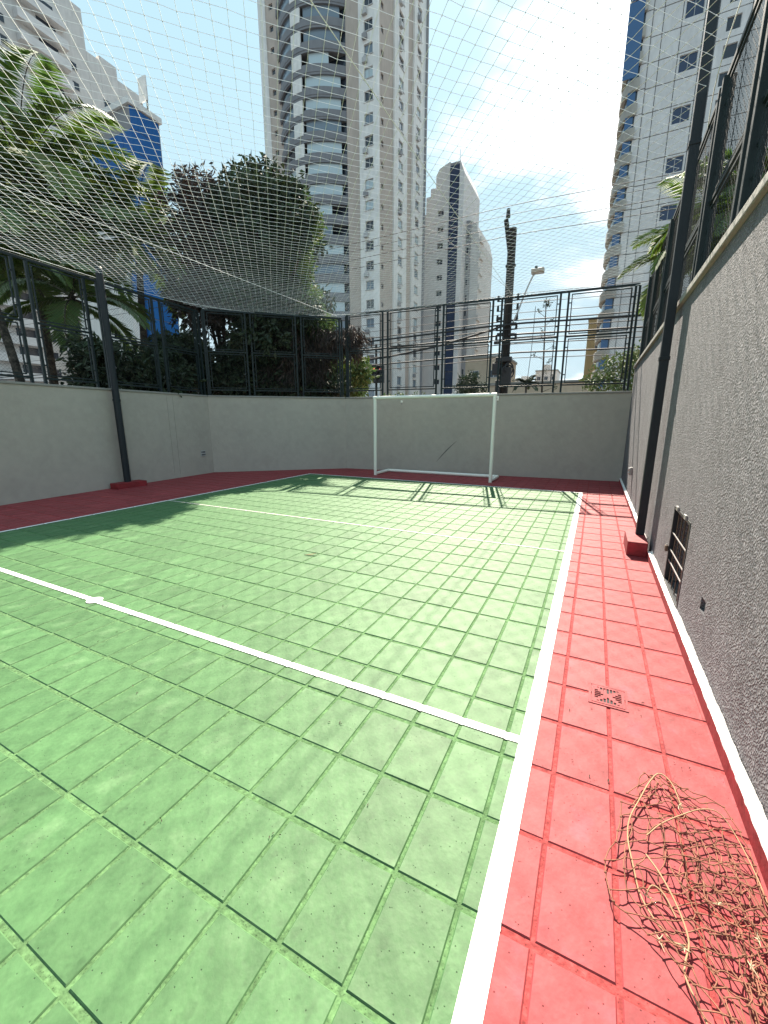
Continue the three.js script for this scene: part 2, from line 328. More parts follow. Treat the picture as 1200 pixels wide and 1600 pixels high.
for (const [w, r, h] of [[wallLeft, R.left, WH], [wallCorner, R.corner, WH], [wallFar, R.far, WH]]) part('coping', rbox(0.012, r.len - 0.012, h, h + 0.045, -0.19, 0.022, 0.008), M.coping, w);
{ // the right wall is capped with short stone pieces
  let s = 0.0, k = 0; while (s < R.right.len - 0.1) { const e = Math.min(R.right.len, s + 1.5); part('coping_stone', rbox(s + 0.003, e - 0.003, RWH, RWH + 0.062, -0.205, 0.035, 0.008), M.coping, wallRight); s = e; k++; }
  // low red kerb with a white painted top, stopping at the post block
  for (const [a, b] of [[0.02, 11.75 - 5.76], [11.75 - 5.22, R.right.len]]) {
    part('skirting', box(a, b, 0, 0.074, 0.002, 0.040), M.redPaint, wallRight);
    const S = new Soup(); let n = Math.ceil((b - a) / 0.03), prev = null;
    for (let i = 0; i <= n; i++) { const s = a + (b - a) * i / n, up = 0.090 + 0.014 * vnoise(s * 9, 3, 4096, 12) + rr(0, 0.007), f = 0.0405 + rr(-0.0015, 0.0005); const cur = [[s, 0.0715 + rr(-0.002, 0.002), f], [s, 0.0765, 0.0385], [s, 0.0775, 0.004], [s, up, 0.0035]]; if (prev) for (let q = 0; q < 3; q++) S.quad(prev[q], cur[q], cur[q + 1], prev[q + 1]); prev = cur; }
    part('white_skirting_top', S.geo(), M.white, wallRight, 'white painted top of the red skirting');
  }
  // recess behind the hatch
  const [a, b, c, d] = HATCH, D = -0.62;
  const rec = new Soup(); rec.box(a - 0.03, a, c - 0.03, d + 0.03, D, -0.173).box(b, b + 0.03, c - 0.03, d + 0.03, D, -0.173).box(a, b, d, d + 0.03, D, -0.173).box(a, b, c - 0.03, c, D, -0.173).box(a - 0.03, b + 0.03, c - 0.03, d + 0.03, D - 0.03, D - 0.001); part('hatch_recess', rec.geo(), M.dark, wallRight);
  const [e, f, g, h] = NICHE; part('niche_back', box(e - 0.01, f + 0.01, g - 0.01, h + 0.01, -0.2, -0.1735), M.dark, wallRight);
}
{ // barred hatch
  const t = thing('barred_hatch', 'black barred metal hatch low in the right wall with a padlock', 'hatch', R.right.p, R.right.turn);
  const [a, b, c, d] = HATCH; const S = [];
  for (const q of [[a + 0.003, a + 0.028, c + 0.003, d - 0.003], [b - 0.028, b - 0.003, c + 0.003, d - 0.003], [a + 0.028, b - 0.028, d - 0.028, d - 0.003], [a + 0.028, b - 0.028, c + 0.003, c + 0.028]]) S.push(rbox(q[0], q[1], q[2], q[3], -0.03, 0.004, 0.003));
  part('hatch_frame', merge(S), M.post, t);
  for (let i = 1; i <= 4; i++) { const x = a + (b - a) * i / 5; const g = new THREE.CylinderGeometry(0.0045, 0.0045, d - c - 0.05, 8); g.translate(x, (c + d) / 2, -0.016); part('upright_bar', g, M.rust, t); }
  for (const fy of [0.30, 0.44, 0.66]) part('cross_bar', box(a + 0.026, b - 0.026, c + (d - c) * fy - 0.004, c + (d - c) * fy + 0.004, -0.011, -0.004), M.steel, t);
  for (const fx of [0.25, 0.75]) part('hinge', rbox(a + (b - a) * fx - 0.035, a + (b - a) * fx + 0.035, d - 0.014, d + 0.022, 0.001, 0.016, 0.003), M.steel, t);
  const lk = part('padlock', rbox(a - 0.02, a + 0.022, 0.355, 0.405, 0.006, 0.030, 0.005), M.rust, t);
  const sh = new THREE.TorusGeometry(0.013, 0.0035, 6, 14, Math.PI); sh.translate(a + 0.001, 0.405, 0.018); part('shackle', sh, M.steel, lk);
}
{ // socket plates
  const t = thing('socket_plate', 'small dark electrical socket box on the left grey wall near the corner', 'socket', R.left.p, R.left.turn);
  const s = (3.05 + 8.16) * R.left.len / 11.57;
  part('plate', rbox(s - 0.085, s + 0.085, 0.50, 0.66, 0.001, 0.016, 0.004), M.frame, t);
  for (let i = 0; i < 3; i++) for (const y of [0.545, 0.615]) part('socket_hole', rbox(s - 0.066 + i * 0.05, s - 0.030 + i * 0.05, y - 0.022, y + 0.022, 0.012, 0.0175, 0.002), M.dark, t);
  const u = thing('conduit_box', 'grey metal conduit fitting on the right wall near the far corner', 'conduit', R.right.p, R.right.turn), q = 11.75 - 8.88;
  part('box_body', rbox(q - 0.05, q + 0.05, 0.50, 0.64, 0.001, 0.05, 0.006), M.steel, u); const g = new THREE.CylinderGeometry(0.03, 0.03, 0.02, 14); g.rotateX(Math.PI / 2); g.translate(q, 0.60, 0.06); part('knob', g, M.frame, u);
  const g2 = new THREE.CylinderGeometry(0.022, 0.022, 0.02, 14); g2.rotateX(Math.PI / 2); g2.translate(q, 0.535, 0.06); part('knob', g2, M.frame, u);
}
{ // long scuff on the end wall
  const S = new Soup(), a = [2.90, 0.30], b = [3.50, 0.93], N = 14; let prev = null;
  for (let i = 0; i <= N; i++) { const t = i / N, w = 0.011 * Math.sin(Math.PI * t) * (0.6 + 0.6 * rnd()), x = lerp(a[0], b[0], t), y = lerp(a[1], b[1], t) + 0.03 * Math.sin(t * 3.1), cur = [[x - w, y + w, 0.0012], [x + w, y - w, 0.0012]]; if (prev) S.quad(prev[1], cur[1], cur[0], prev[0]); prev = cur; }
  part('scuff_mark', S.geo(), std(0.14, 0.135, 0.13, 0.9), wallFar, 'long diagonal dark scuff');
}

// ---------------------------------------------------------------- fences on the walls
function mesh2d(S, x0, x1, y0, y1, z, sp, r) { // woven diamonds: two families of diagonals clipped to the cell
  const seg = (ax, ay, bx, by) => S.bar([ax, ay, z], [bx, by, z], r, 3);
  for (let c = x0 - (y1 - y0); c < x1; c += sp) { let ax = c, ay = y0, bx = c + (y1 - y0), by = y1; if (ax < x0) { ay += x0 - ax; ax = x0; } if (bx > x1) { by -= bx - x1; bx = x1; } if (bx - ax > 0.01) { seg(ax, ay, bx, by); seg(ax, y0 + y1 - ay, bx, y0 + y1 - by); } }
}
function fence(r, label, pairs, yb, ym, yt, base, sp, rad, hw = 0.024, hd = 0.026) {
  const t = thing('mesh_fence', label, 'fence', r.p, r.turn), z = -0.09;
  const rails = (y, h = 0.02) => part('rail', rbox(pairs[0][0], pairs[pairs.length - 1][1], y - h, y + h, z - 0.018, z + 0.018, 0.004), M.fence, t);
  rails(yt, 0.026);
  for (const [a, b] of pairs) for (const s of [a, b]) part('upright', rbox(s - hw, s + hw, base, yt - 0.027, z - hd, z + hd, 0.005), M.fence, t);
  for (let i = 0; i + 1 < pairs.length; i++) {
    const a = pairs[i][1] + hw, b = pairs[i + 1][0] - hw; if (b - a < 0.15) continue;
    part('cross_rail', rbox(a, b, ym - 0.02, ym + 0.02, z - 0.017, z + 0.017, 0.004), M.fence, t);
    part('cross_rail', rbox(a, b, yb - 0.018, yb + 0.018, z - 0.017, z + 0.017, 0.004), M.fence, t);
    for (const [y0, y1] of [[yb + 0.018, ym - 0.02], [ym + 0.02, yt - 0.027]]) {
      const g = 0.05, w = 0.011, x0 = a + g, x1 = b - g, u0 = y0 + 0.03, u1 = y1 - 0.03, S = new Soup();
      S.box(x0 - w, x0 + w, u0, u1, z - 0.009, z + 0.009).box(x1 - w, x1 + w, u0, u1, z - 0.009, z + 0.009).box(x0 + w, x1 - w, u1 - 2 * w, u1, z - 0.009, z + 0.009).box(x0 + w, x1 - w, u0, u0 + 2 * w, z - 0.009, z + 0.009);
      for (const yy of [u0 + 0.2, u1 - 0.2]) S.box(a, x0 - w, yy - 0.012, yy + 0.012, z - 0.006, z + 0.006).box(x1 + w, b, yy - 0.012, yy + 0.012, z - 0.006, z + 0.006);
      const fr = part('panel_frame', S.geo(), M.fence, t);
      const W = new Soup(); mesh2d(W, x0 + w, x1 - w, u0 + 2 * w, u1 - 2 * w, z, sp, rad); stuffPart('wire_mesh', W.geo(), M.mesh, fr);
    }
  }
  return t;
}
const sl = z => (3.05 - z) * R.left.len / 11.57, sf = x => (x + 6.93) / (7.62 / R.far.len), sr = z => 11.75 + z;
fence(R.left, 'dark metal mesh fence on top of the left wall', [[sl(1.9), sl(1.7)], [sl(0.3), sl(0.1)], [sl(-1.3), sl(-1.5)], [sl(-2.9), sl(-3.1)], [sl(-4.28), sl(-4.51)], [sl(-5.52), sl(-5.79)], [sl(-7.10), sl(-7.32)], [sl(-8.40), sl(-8.52)]], 2.28, 3.28, 4.36, WH + 0.045, 0.06, 0.0013);
fence(R.corner, 'dark metal mesh fence on the angled wall in front of the big tree', [[0.03, 0.08], [1.14, 1.28], [2.52, 2.68], [3.80, 3.87]], 2.33, 3.36, 4.42, WH + 0.045, 0.06, 0.0013);
fence(R.far, 'dark metal mesh fence on the end wall above the goal', [[0.02, 0.07], [sf(-5.74), sf(-5.58)], [sf(-4.12), sf(-3.96)], [sf(-2.66), sf(-2.44)], [sf(-1.06), sf(-0.88)], [sf(0.52), sf(0.60)]], 2.36, 3.50, 4.52, WH + 0.045, 0.06, 0.0013);
fence(R.right, 'dark metal mesh fence standing on the tall right wall', [[sr(-11.6), sr(-11.5)], [sr(-10.25), sr(-10.08)], [sr(-8.70), sr(-8.53)], [sr(-7.15), sr(-6.98)], [sr(-5.62), sr(-5.46)], [sr(-4.18), sr(-4.0)], [sr(-2.62), sr(-2.45)], [sr(-1.05), sr(-0.9)], [sr(0.6), sr(0.75)]], 2.84, 3.53, 4.58, RWH + 0.062, 0.078, 0.0019, 0.032, 0.048);

// ---------------------------------------------------------------- posts and their blocks
{
  const t = thing('support_post', 'tall dark square post against the right wall on a red block', 'post', [0.595, 0, -5.62]);
  part('shaft', rbox(-0.044, 0.044, 0.165, 5.9, -0.044, 0.044, 0.008), M.post, t);
  for (const y of [2.15, 4.15]) { part('clamp', rbox(-0.051, 0.051, y - 0.02, y + 0.02, -0.051, 0.051, 0.004), M.post, t); }
  const b = thing('concrete_block', 'red painted concrete block at the foot of the right post', 'block', [0.57, 0, -5.50]);
  part('block_body', rbox(-0.12, 0.078, 0, 0.165, -0.26, 0.28, 0.010), M.redPaint, b);
  const u = thing('support_post', 'dark round post standing against the left wall on a red block', 'post', [-9.44, 0, -5.72]);
  const g = new THREE.CylinderGeometry(0.068, 0.068, 4.42, 24); g.translate(0, 2.33, 0); part('shaft', g, M.post, u);
  const c = new THREE.CylinderGeometry(0.078, 0.078, 0.05, 24); c.translate(0, 1.92, 0); part('collar', c, M.post, u);
  const cap = new THREE.CylinderGeometry(0.05, 0.072, 0.03, 24); cap.translate(0, 4.555, 0); part('cap', cap, M.post, u);
  const d = thing('concrete_block', 'dark red painted concrete block at the foot of the left post', 'block', [-9.43, 0, -5.72]);
  part('block_body', rbox(-0.11, 0.17, 0, 0.12, -0.34, 0.34, 0.010), M.redPaint, d);
}

// ---------------------------------------------------------------- goal
{
  const t = thing('football_goal', 'white tubular goal frame standing in front of the end wall', 'goal', [-3.8, 0, -10.13]), r = 0.042;
  const cyl = (len) => new THREE.CylinderGeometry(r, r, len, 20), yaw = 0.0;
  const pl = cyl(2.06); pl.translate(-1.565, 1.03, 0); part('goal_post', pl, M.goal, t);
  const pr = cyl(2.06); pr.translate(1.62, 1.03, 0); part('goal_post', pr, M.goal, t);
  const cb = cyl(3.27); cb.rotateZ(Math.PI / 2); cb.translate(0.0275, 2.075, 0); part('crossbar', cb, M.goal, t);
  const bk = cyl(3.19); bk.scale(1, 1, 1).rotateZ(Math.PI / 2); bk.translate(0.03, 0.043, -0.84); part('base_bar', bk, M.goal, t);
  for (const x of [-1.565, 1.62]) { const s = cyl(0.84); s.rotateX(Math.PI / 2); s.translate(x, 0.043, -0.42); part('side_bar', s, M.goal, t); }
  const k = thing('wall_bracket', 'small white bracket on the end wall beside the top of the right goal post', 'bracket', R.far.p, R.far.turn);
  const s = sf(-2.43); part('plate', rbox(s - 0.06, s + 0.06, 2.00, 2.12, 0.001, 0.03, 0.004), M.goal, k); part('bolt', rbox(s - 0.018, s + 0.018, 2.04, 2.076, 0.028, 0.05, 0.004), M.steel, k);
  const k2 = thing('wall_bracket', 'small white hook on the end wall under the crossbar, left of centre', 'bracket', R.far.p, R.far.turn);
  const s2 = sf(-5.10); part('plate', rbox(s2 - 0.03, s2 + 0.03, 1.99, 2.05, 0.001, 0.03, 0.004), M.goal, k2); part('hook', rbox(s2 - 0.012, s2 + 0.012, 1.93, 1.992, 0.004, 0.02, 0.003), M.steel, k2);
}

// ---------------------------------------------------------------- floor drain
{
  const t = thing('floor_drain', 'square red painted slotted drain grate in the red tiles', 'drain', [0.207, 0, -2.352]);
  const a = 0.096; const S = new Soup(); S.box(-a, a, -0.006, 0.0045, a - 0.012, a).box(-a, a, -0.006, 0.0045, -a, -a + 0.012).box(-a, -a + 0.012, -0.006, 0.0045, -a + 0.012, a - 0.012).box(a - 0.012, a, -0.006, 0.0045, -a + 0.012, a - 0.012); part('drain_frame', S.geo(), M.redPaint, t);
  const sh = new THREE.Shape(), q = a - 0.016; sh.moveTo(-q, -q); sh.lineTo(q, -q); sh.lineTo(q, q); sh.lineTo(-q, q); sh.closePath();
  const slot = (x0, x1, y0, y1) => { const p = new THREE.Path(); p.moveTo(x0, y0); p.lineTo(x0, y1); p.lineTo(x1, y1); p.lineTo(x1, y0); p.closePath(); sh.holes.push(p); };
  for (let i = -3; i <= 3; i++) { const w = 0.0058, l0 = 0.012 + Math.abs(i) * 0.013, p = i * 0.0165; slot(p - w, p + w, l0 + 0.008, 0.066); slot(p - w, p + w, -0.066, -l0 - 0.008); if (Math.abs(i) < 3) { slot(l0 + 0.011, 0.066, p - w, p + w); slot(-0.066, -l0 - 0.011, p - w, p + w); } }
  const g = new THREE.ExtrudeGeometry(sh, { depth: 0.004, bevelEnabled: false }); g.rotateX(-Math.PI / 2); g.translate(0, 0.0012, 0); part('grate', g, M.redPaint, t);
  part('drain_well', box(-q, q, -0.0055, 0.0006, -q, q), M.dark, t);
}

// ---------------------------------------------------------------- overhead safety net
{
  const t = thing('safety_net', 'white diamond mesh safety net stretched over the whole court', 'net', [0, 4.4, 0]);
  const e1 = [0.0815, -0.0905], e2 = [-0.0815, -0.0935], S = new Soup(), K = new Soup(), nodes = new Map(), r = 0.0022;
  const node = (i, j) => { const k = i * 10000 + j; let n = nodes.get(k); if (n !== undefined) return n; const x = -2.738 + i * e1[0] + j * e2[0], z = -2.865 + i * e1[1] + j * e2[1]; if (!within(x, z, -0.05) || z > 1.5) n = null; else { const y = 0.06 + 0.012 * (x + 6) - 0.05 * Math.sin((x + 9.5) * 0.31) * Math.sin((z + 12) * 0.23) - 0.012 * Math.sin(x * 2.1 + z * 1.3); n = [x + 0.004 * gauss(), y + 0.005 * gauss(), z + 0.004 * gauss()]; } nodes.set(k, n); return n; };
  for (let i = -120; i < 140; i++) for (let j = -120; j < 140; j++) { const a = node(i, j); if (!a) continue; const b = node(i + 1, j), c = node(i, j + 1); if (b) S.bar(a, b, r, 3); if (c) S.bar(a, c, r, 3); K.bar([a[0], a[1] - 0.005, a[2]], [a[0], a[1] + 0.005, a[2]], 0.0045, 4, 0.003); }
  stuffPart('net_cords', S.geo(), M.netCord, t); stuffPart('net_knots', K.geo(), M.netCord, t);
  for (const x of [-2.12, -7.07]) part('support_rope', tube(Array.from({ length: 9 }, (_, i) => [x, 0.055 - 0.03 * Math.sin(Math.PI * i / 8), lerp(1.4, x < -6 ? -11.0 : -11.45, i / 8)]), 0.0042, 40, 5), M.netCord, t);
  const edge = POLY.slice(1, 4).map(([x, z]) => [x * 0.995, 0.10, z * 0.995]); part('edge_rope', tube([[-8.95, 0.0, 1.4], [-9.42, -0.02, -4], ...edge, [0.665, 0.18, -5], [0.665, 0.19, 1.4]], 0.005, 160, 5), M.netCord, t);
}

// ---------------------------------------------------------------- old net lying on the red tiles
{
  const t = thing('discarded_net', 'crumpled heap of old brown rope netting lying on the red tiles', 'net', [0.4, 0, -1.35]);
  const lists = [], knots = new Soup();
  const sheet = (nu, nv, f, lift, r) => {
    const P = []; for (let j = 0; j <= nv; j++) { P.push([]); for (let i = 0; i <= nu; i++) { const [x, z] = f(i / nu, j / nv); const y = 0.004 + r + Math.max(0, lift * (0.35 + 0.9 * vnoise(x * 11 + lift * 90, z * 11, 4096, 8))) * (0.5 + rnd()); P[j].push([x - 0.4 + 0.011 * gauss(), y, z + 1.35 + 0.011 * gauss()]); } }
    const edge = (a, b) => { const m = [(a[0] + b[0]) / 2 + 0.009 * gauss(), Math.max(0.004, (a[1] + b[1]) / 2 + 0.007 * gauss()), (a[2] + b[2]) / 2 + 0.009 * gauss()]; lists.push(tube([a, m, b], r, 5, 5)); };
    for (let j = 0; j <= nv; j++) for (let i = 0; i <= nu; i++) { if (i < nu && rnd() < 0.95) edge(P[j][i], P[j][i + 1]); if (j < nv && rnd() < 0.95) edge(P[j][i], P[j + 1][i]); const p = P[j][i]; knots.bar([p[0] - 0.004, p[1], p[2]], [p[0] + 0.004, p[1] + 0.002, p[2]], r * 1.8, 5, r * 1.5); }
  };
  const curve = (pts) => { const c = new THREE.CatmullRomCurve3(pts.map(([x, z]) => new THREE.Vector3(x, 0, z))); return s => { const p = c.getPoint(s); return [p.x, p.z]; }; };
  const lf = curve([[0.33, -1.80], [0.225, -1.60], [0.195, -1.42], [0.20, -1.26], [0.285, -1.18], [0.36, -1.08], [0.41, -0.95]]);
  const rt = curve([[0.44, -1.82], [0.56, -1.76], [0.625, -1.62], [0.63, -1.46], [0.625, -1.32], [0.615, -1.15], [0.60, -0.95]]);
  sheet(8, 18, (s, v) => { const a = lf(v), b = rt(v), k = s + 0.05 * Math.sin(v * 9); return [lerp(a[0], b[0], k), lerp(a[1], b[1], k)]; }, 0.024, 0.0019);
  const l2 = curve([[0.36, -1.62], [0.37, -1.45], [0.39, -1.30], [0.44, -1.15], [0.46, -0.98]]), r2 = curve([[0.60, -1.66], [0.62, -1.50], [0.625, -1.36], [0.62, -1.2], [0.60, -1.0]]);
  sheet(6, 12, (s, v) => { const a = l2(v), b = r2(v); return [lerp(a[0], b[0], s), lerp(a[1], b[1], s) + 0.05 * s]; }, 0.032, 0.0018);
  const l3 = curve([[0.40, -1.44], [0.45, -1.32], [0.50, -1.2], [0.52, -1.05]]), r3 = curve([[0.56, -1.50], [0.61, -1.36], [0.615, -1.22], [0.60, -1.05]]);
  sheet(5, 6, (s, v) => { const a = l3(v), b = r3(v); return [lerp(a[0], b[0], s), lerp(a[1], b[1], s)]; }, 0.042, 0.0018);
  stuffPart('net_strands', merge(lists), M.oldNet, t); stuffPart('net_knots', knots.geo(), M.oldNet, t);
  const rope = (pts, r, m = M.oldRope) => part('border_rope', tube(pts.map(([x, y, z]) => [x - 0.4, y + r, z + 1.35]), r, 60, 6), m, t);
  rope([[0.45, 0.012, -1.70], [0.425, 0.03, -1.80], [0.385, 0.035, -1.83], [0.345, 0.03, -1.77], [0.30, 0.025, -1.66], [0.262, 0.02, -1.56], [0.250, 0.018, -1.47], [0.262, 0.015, -1.36], [0.275, 0.012, -1.28], [0.31, 0.01, -1.22], [0.35, 0.008, -1.185], [0.385, 0.012, -1.19]], 0.0028);
  rope([[0.31, 0.03, -1.50], [0.36, 0.045, -1.56], [0.43, 0.06, -1.62], [0.50, 0.06, -1.68], [0.56, 0.05, -1.70], [0.60, 0.03, -1.63], [0.625, 0.018, -1.50], [0.63, 0.012, -1.38]], 0.0022);
  rope([[0.30, 0.03, -1.42], [0.335, 0.035, -1.36], [0.37, 0.03, -1.28], [0.388, 0.02, -1.20], [0.372, 0.012, -1.14], [0.368, 0.01, -1.10], [0.40, 0.008, -1.02], [0.43, 0.006, -0.95]], 0.0029);
  rope([[0.29, 0.012, -1.29], [0.31, 0.03, -1.315], [0.34, 0.028, -1.30], [0.365, 0.02, -1.25]], 0.0025);
  const ends = new Soup(); for (const [x, y, z] of [[0.425, 0.06, -1.66], [0.297, 0.014, -1.285], [0.315, 0.008, -1.175], [0.375, 0.02, -1.175], [0.48, 0.05, -1.33], [0.56, 0.05, -1.27], [0.52, 0.055, -1.18]]) for (let k = 0; k < 7; k++) { const a = [x - 0.4, y, z + 1.35]; ends.bar(a, [a[0] + 0.016 * gauss(), Math.max(0.004, a[1] + 0.010 * gauss()), a[2] + 0.016 * gauss()], 0.0022, 4, 0.0006); } stuffPart('frayed_ends', ends.geo(), std(0.66, 0.55, 0.36, 0.95), t);
}

// ---------------------------------------------------------------- litter on the tiles
{
  const S = new Soup();
  const spots = [[-1.0, -1.5], [-2.2, -1.2], [-2.6, -2.2], [-1.5, -2.4], [-3.0, -3.3], [-0.9, -0.9], [-0.7, -1.25], [-1.35, -0.75], [-2.9, -1.5], [-2.0, -3.6], [-4.0, -4.4], [-1.2, -4.2], [0.35, -2.3], [0.5, -1.95], [0.1, -1.75], [0.08, -2.2], [-3.4, -2.6], [-0.55, -2.9]];
  for (const [x, z] of spots) for (let k = 0; k < 3; k++) { const a = rr(0, 6.3), l = rr(0.004, 0.011), px = x + 0.06 * gauss(), pz = z + 0.06 * gauss(), y = 0.0035; const c = Math.cos(a) * l, s = Math.sin(a) * l; S.quad([px - c, y, pz - s], [px + s * 0.3, y + 0.004, pz - c * 0.3], [px + c, y + 0.001, pz + s], [px - s * 0.3, y + 0.002, pz + c * 0.3]); }
  const m = shadowed(new THREE.Mesh(S.geo(), std(0.05, 0.04, 0.025, 0.9, { side: THREE.DoubleSide }))); m.name = 'leaf_litter'; m.userData = { label: 'tiny dark leaf crumbs scattered over the tiles', category: 'litter', kind: 'stuff' }; scene.add(m);
  const lf = new Soup(); const n = 7; for (let i = 0; i < n; i++) { const a = i / n, b = (i + 1) / n, w = q => 0.018 * Math.sin(Math.PI * q), f = q => [-0.075 + 0.15 * q, 0.006 + 0.018 * q * q, 0.02 * Math.sin(q * 2.4)]; const p = f(a), q = f(b); lf.quad([p[0], p[1] + 0.004, p[2] - w(a)], p, q, [q[0], q[1] + 0.004, q[2] - w(b)]).quad(p, [p[0], p[1] + 0.004, p[2] + w(a)], [q[0], q[1] + 0.004, q[2] + w(b)], q); }
  const leaf = solo('dry_leaf', lf.geo(), std(0.16, 0.13, 0.055, 0.9, { side: THREE.DoubleSide }), 'single curled dry leaf on the green tiles in mid court', 'leaf'); leaf.position.set(-2.75, 0, -3.62); leaf.rotation.y = 0.6;
}

// ---------------------------------------------------------------- buildings
// a windowed strip of facade, facing local +z, from x0 to x1; each window is its own part
function winParts(parent, w, h, cols, mat) {
  const fr = new Soup(), f = 0.06; fr.box(-w / 2, w / 2, h - f, h, -0.06, 0.03).box(-w / 2, w / 2, 0, f, -0.06, 0.03).box(-w / 2, -w / 2 + f, f, h - f, -0.06, 0.03).box(w / 2 - f, w / 2, f, h - f, -0.06, 0.03);
  for (let i = 1; i < cols; i++) { const x = -w / 2 + w * i / cols; fr.box(x - f / 2, x + f / 2, f, h - f, -0.05, 0.02); }
  return { frame: fr.geo(), pane: box(-w / 2 + f, w / 2 - f, f, h - f, -0.04, -0.02), mat };
}
function strip(t, mat, x0, x1, y0, y1, z, win, opts = {}) {
  const T = 0.35, S = new Soup(), face = opts.side;               // side: facing +x instead of +z
  const put = (a, b, c, d) => face ? S.box(z - T, z, c, d, -b, -a) : S.box(a, b, c, d, z - T, z);
  if (!win) { put(x0, x1, y0, y1); part(opts.name || 'facade', S.geo(), mat, t); return; }
  const { cx, w, h, sill, fh, n, first, kit } = win; put(x0, cx - w / 2, y0, y1); put(cx + w / 2, x1, y0, y1);
  let prev = y0;
  for (let i = 0; i < n; i++) {
    const yb = first + i * fh + sill; put(cx - w / 2, cx + w / 2, prev, yb); prev = yb + h;
    const f = part('window', kit.frame, M.frame, t), p = part('pane', kit.pane, win.pick ? win.pick(i) : kit.mat, f);
    if (face) { f.position.set(z - 0.2, yb, -cx); f.rotation.y = Math.PI / 2; } else f.position.set(cx, yb, z - 0.2);
    if (win.ac && hash(i, Math.round(cx * 10), 21) < 0.55) part('air_conditioner', rbox(-w / 2 - 0.15, -w / 2 + 0.55, -0.95, -0.35, 0.18, 0.6, 0.04), hash(i, 3, 4) < 0.5 ? M.joint : M.frame, f);
    if (win.ledge) part('sill', rbox(-w / 2 - 0.1, w / 2 + 0.1, -0.12, 0, 0.0, 0.30, 0.02), M.frame, f);
  }
  put(cx - w / 2, cx + w / 2, prev, y1); part(opts.name || 'facade', S.geo(), mat, t);
}
const paneMix = (...ms) => i => ms[Math.floor(hash(i, ms.length, 77) * ms.length)];
{ // central tower: front faces +z, right side faces +x
  const bx = -31.3, bz = -60.5, fh = 2.68, N = 25, top = 4 + N * fh + 2, t = thing('apartment_tower', 'tall white and brown apartment tower with curved glazed balconies, behind the goal', 'building', [bx, -0.1, bz]);
  part('tower_core', box(-20.4, -0.4, 0, top, -17, -0.5), M.glassDark, t);
  const kA = winParts(t, 1.35, 1.25, 2, M.glassMid), kS = winParts(t, 0.7, 0.75, 1, M.glassDark), kB = winParts(t, 1.7, 1.35, 2, M.glassMid), y0 = 0, f0 = 4;
  strip(t, M.facWhite, -3.1, 0, y0, top, 0, { cx: -1.55, w: 1.35, h: 1.25, sill: 0.95, fh, n: N, first: f0, kit: kA, pick: paneMix(M.glassDark, M.glassMid, M.glassMid, M.glassPale), ledge: true, ac: true });
  strip(t, M.facBrown, -5.3, -3.1, y0, top, -0.25, null);
  strip(t, M.facBrown, -19.3, -16.9, y0, top, -0.3, { cx: -18.3, w: 0.7, h: 0.75, sill: 1.2, fh, n: N, first: f0, kit: kS });
  strip(t, M.facWhite, -20.7, -19.3, y0, top, -0.2, null);
  // right side
  strip(t, M.facBrown, 0.4, 5.2, y0, top, -0.25, { cx: 1.7, w: 0.7, h: 0.75, sill: 1.3, fh, n: N, first: f0, kit: kS }, { side: true });
  strip(t, M.facWhite, 5.2, 10.1, y0, top, 0, { cx: 7.6, w: 1.7, h: 1.35, sill: 0.9, fh, n: N, first: f0, kit: kB, pick: paneMix(M.glassDark, M.glassMid, M.glassPale), ledge: true, ac: true }, { side: true });
  strip(t, M.facBrown, 10.1, 12.3, y0, top, -0.25, null, { side: true });
  strip(t, M.facWhite, 12.3, 17.0, y0, top, 0.05, { cx: 14.4, w: 1.7, h: 1.35, sill: 0.9, fh, n: N, first: f0, kit: kB, pick: paneMix(M.glassDark, M.glassMid, M.glassPale), ledge: true, ac: true }, { side: true });
  part('corner_trim', box(0.06, 0.4, 0, top, -17.4, -17.0), M.joint, t);
  // curved balconies, one band, one glazing and one pale panel per floor
  const cx = -11.4, hw = 6.6, bulge = 3.4, arc = (k, off) => { const x = lerp(-hw, hw, k); return [cx + x, -0.9 + off + bulge * (1 - (x / hw) ** 2)]; };
  const ribbon = (k0, k1, off, th, h, n = 22) => { const s = new THREE.Shape(); for (let i = 0; i <= n; i++) { const [x, z] = arc(lerp(k0, k1, i / n), off); i ? s.lineTo(x, -z) : s.moveTo(x, -z); } for (let i = n; i >= 0; i--) { const [x, z] = arc(lerp(k0, k1, i / n), off - th); s.lineTo(x, -z); } s.closePath(); const g = new THREE.ExtrudeGeometry(s, { depth: h, bevelEnabled: false }); g.rotateX(-Math.PI / 2); return g; };
  const slab = ribbon(0, 1, 0, 3.0, 0.28), par = ribbon(0, 1, 0.06, 0.16, 0.95), glL = ribbon(0.04, 0.40, -0.35, 0.05, 1.45, 8), glR = ribbon(0.55, 0.90, -0.35, 0.05, 1.45, 8), glR2 = ribbon(0.60, 0.80, -0.35, 0.05, 1.45, 8), pan = ribbon(0.40, 0.53, 0.10, 0.2, 1.66, 4), mull = ribbon(0.395, 0.402, -0.28, 0.12, 1.45, 2);
  for (let i = 0; i < N; i++) {
    const y = f0 + i * fh, h = hash(i, 4, 9);
    const s = part('balcony_slab', slab, M.balcony, t); s.position.y = y - 0.28;
    const p = part('balcony_parapet', par, M.balcony, t); p.position.y = y - 0.0;
    const a = part('balcony_glazing', h < 0.35 ? glL : glL, h < 0.5 ? M.glassMid : h < 0.8 ? M.glassPale : M.glassDark, t); a.position.y = y + 0.95;
    const b = part('balcony_glazing', hash(i, 8, 2) < 0.35 ? glR2 : glR, hash(i, 8, 9) < 0.55 ? M.glassPale : M.glassMid, t); b.position.y = y + 0.95;
    const q = part('pale_panel', pan, M.facWhite, t); q.position.y = y + 0.62;
  }
}
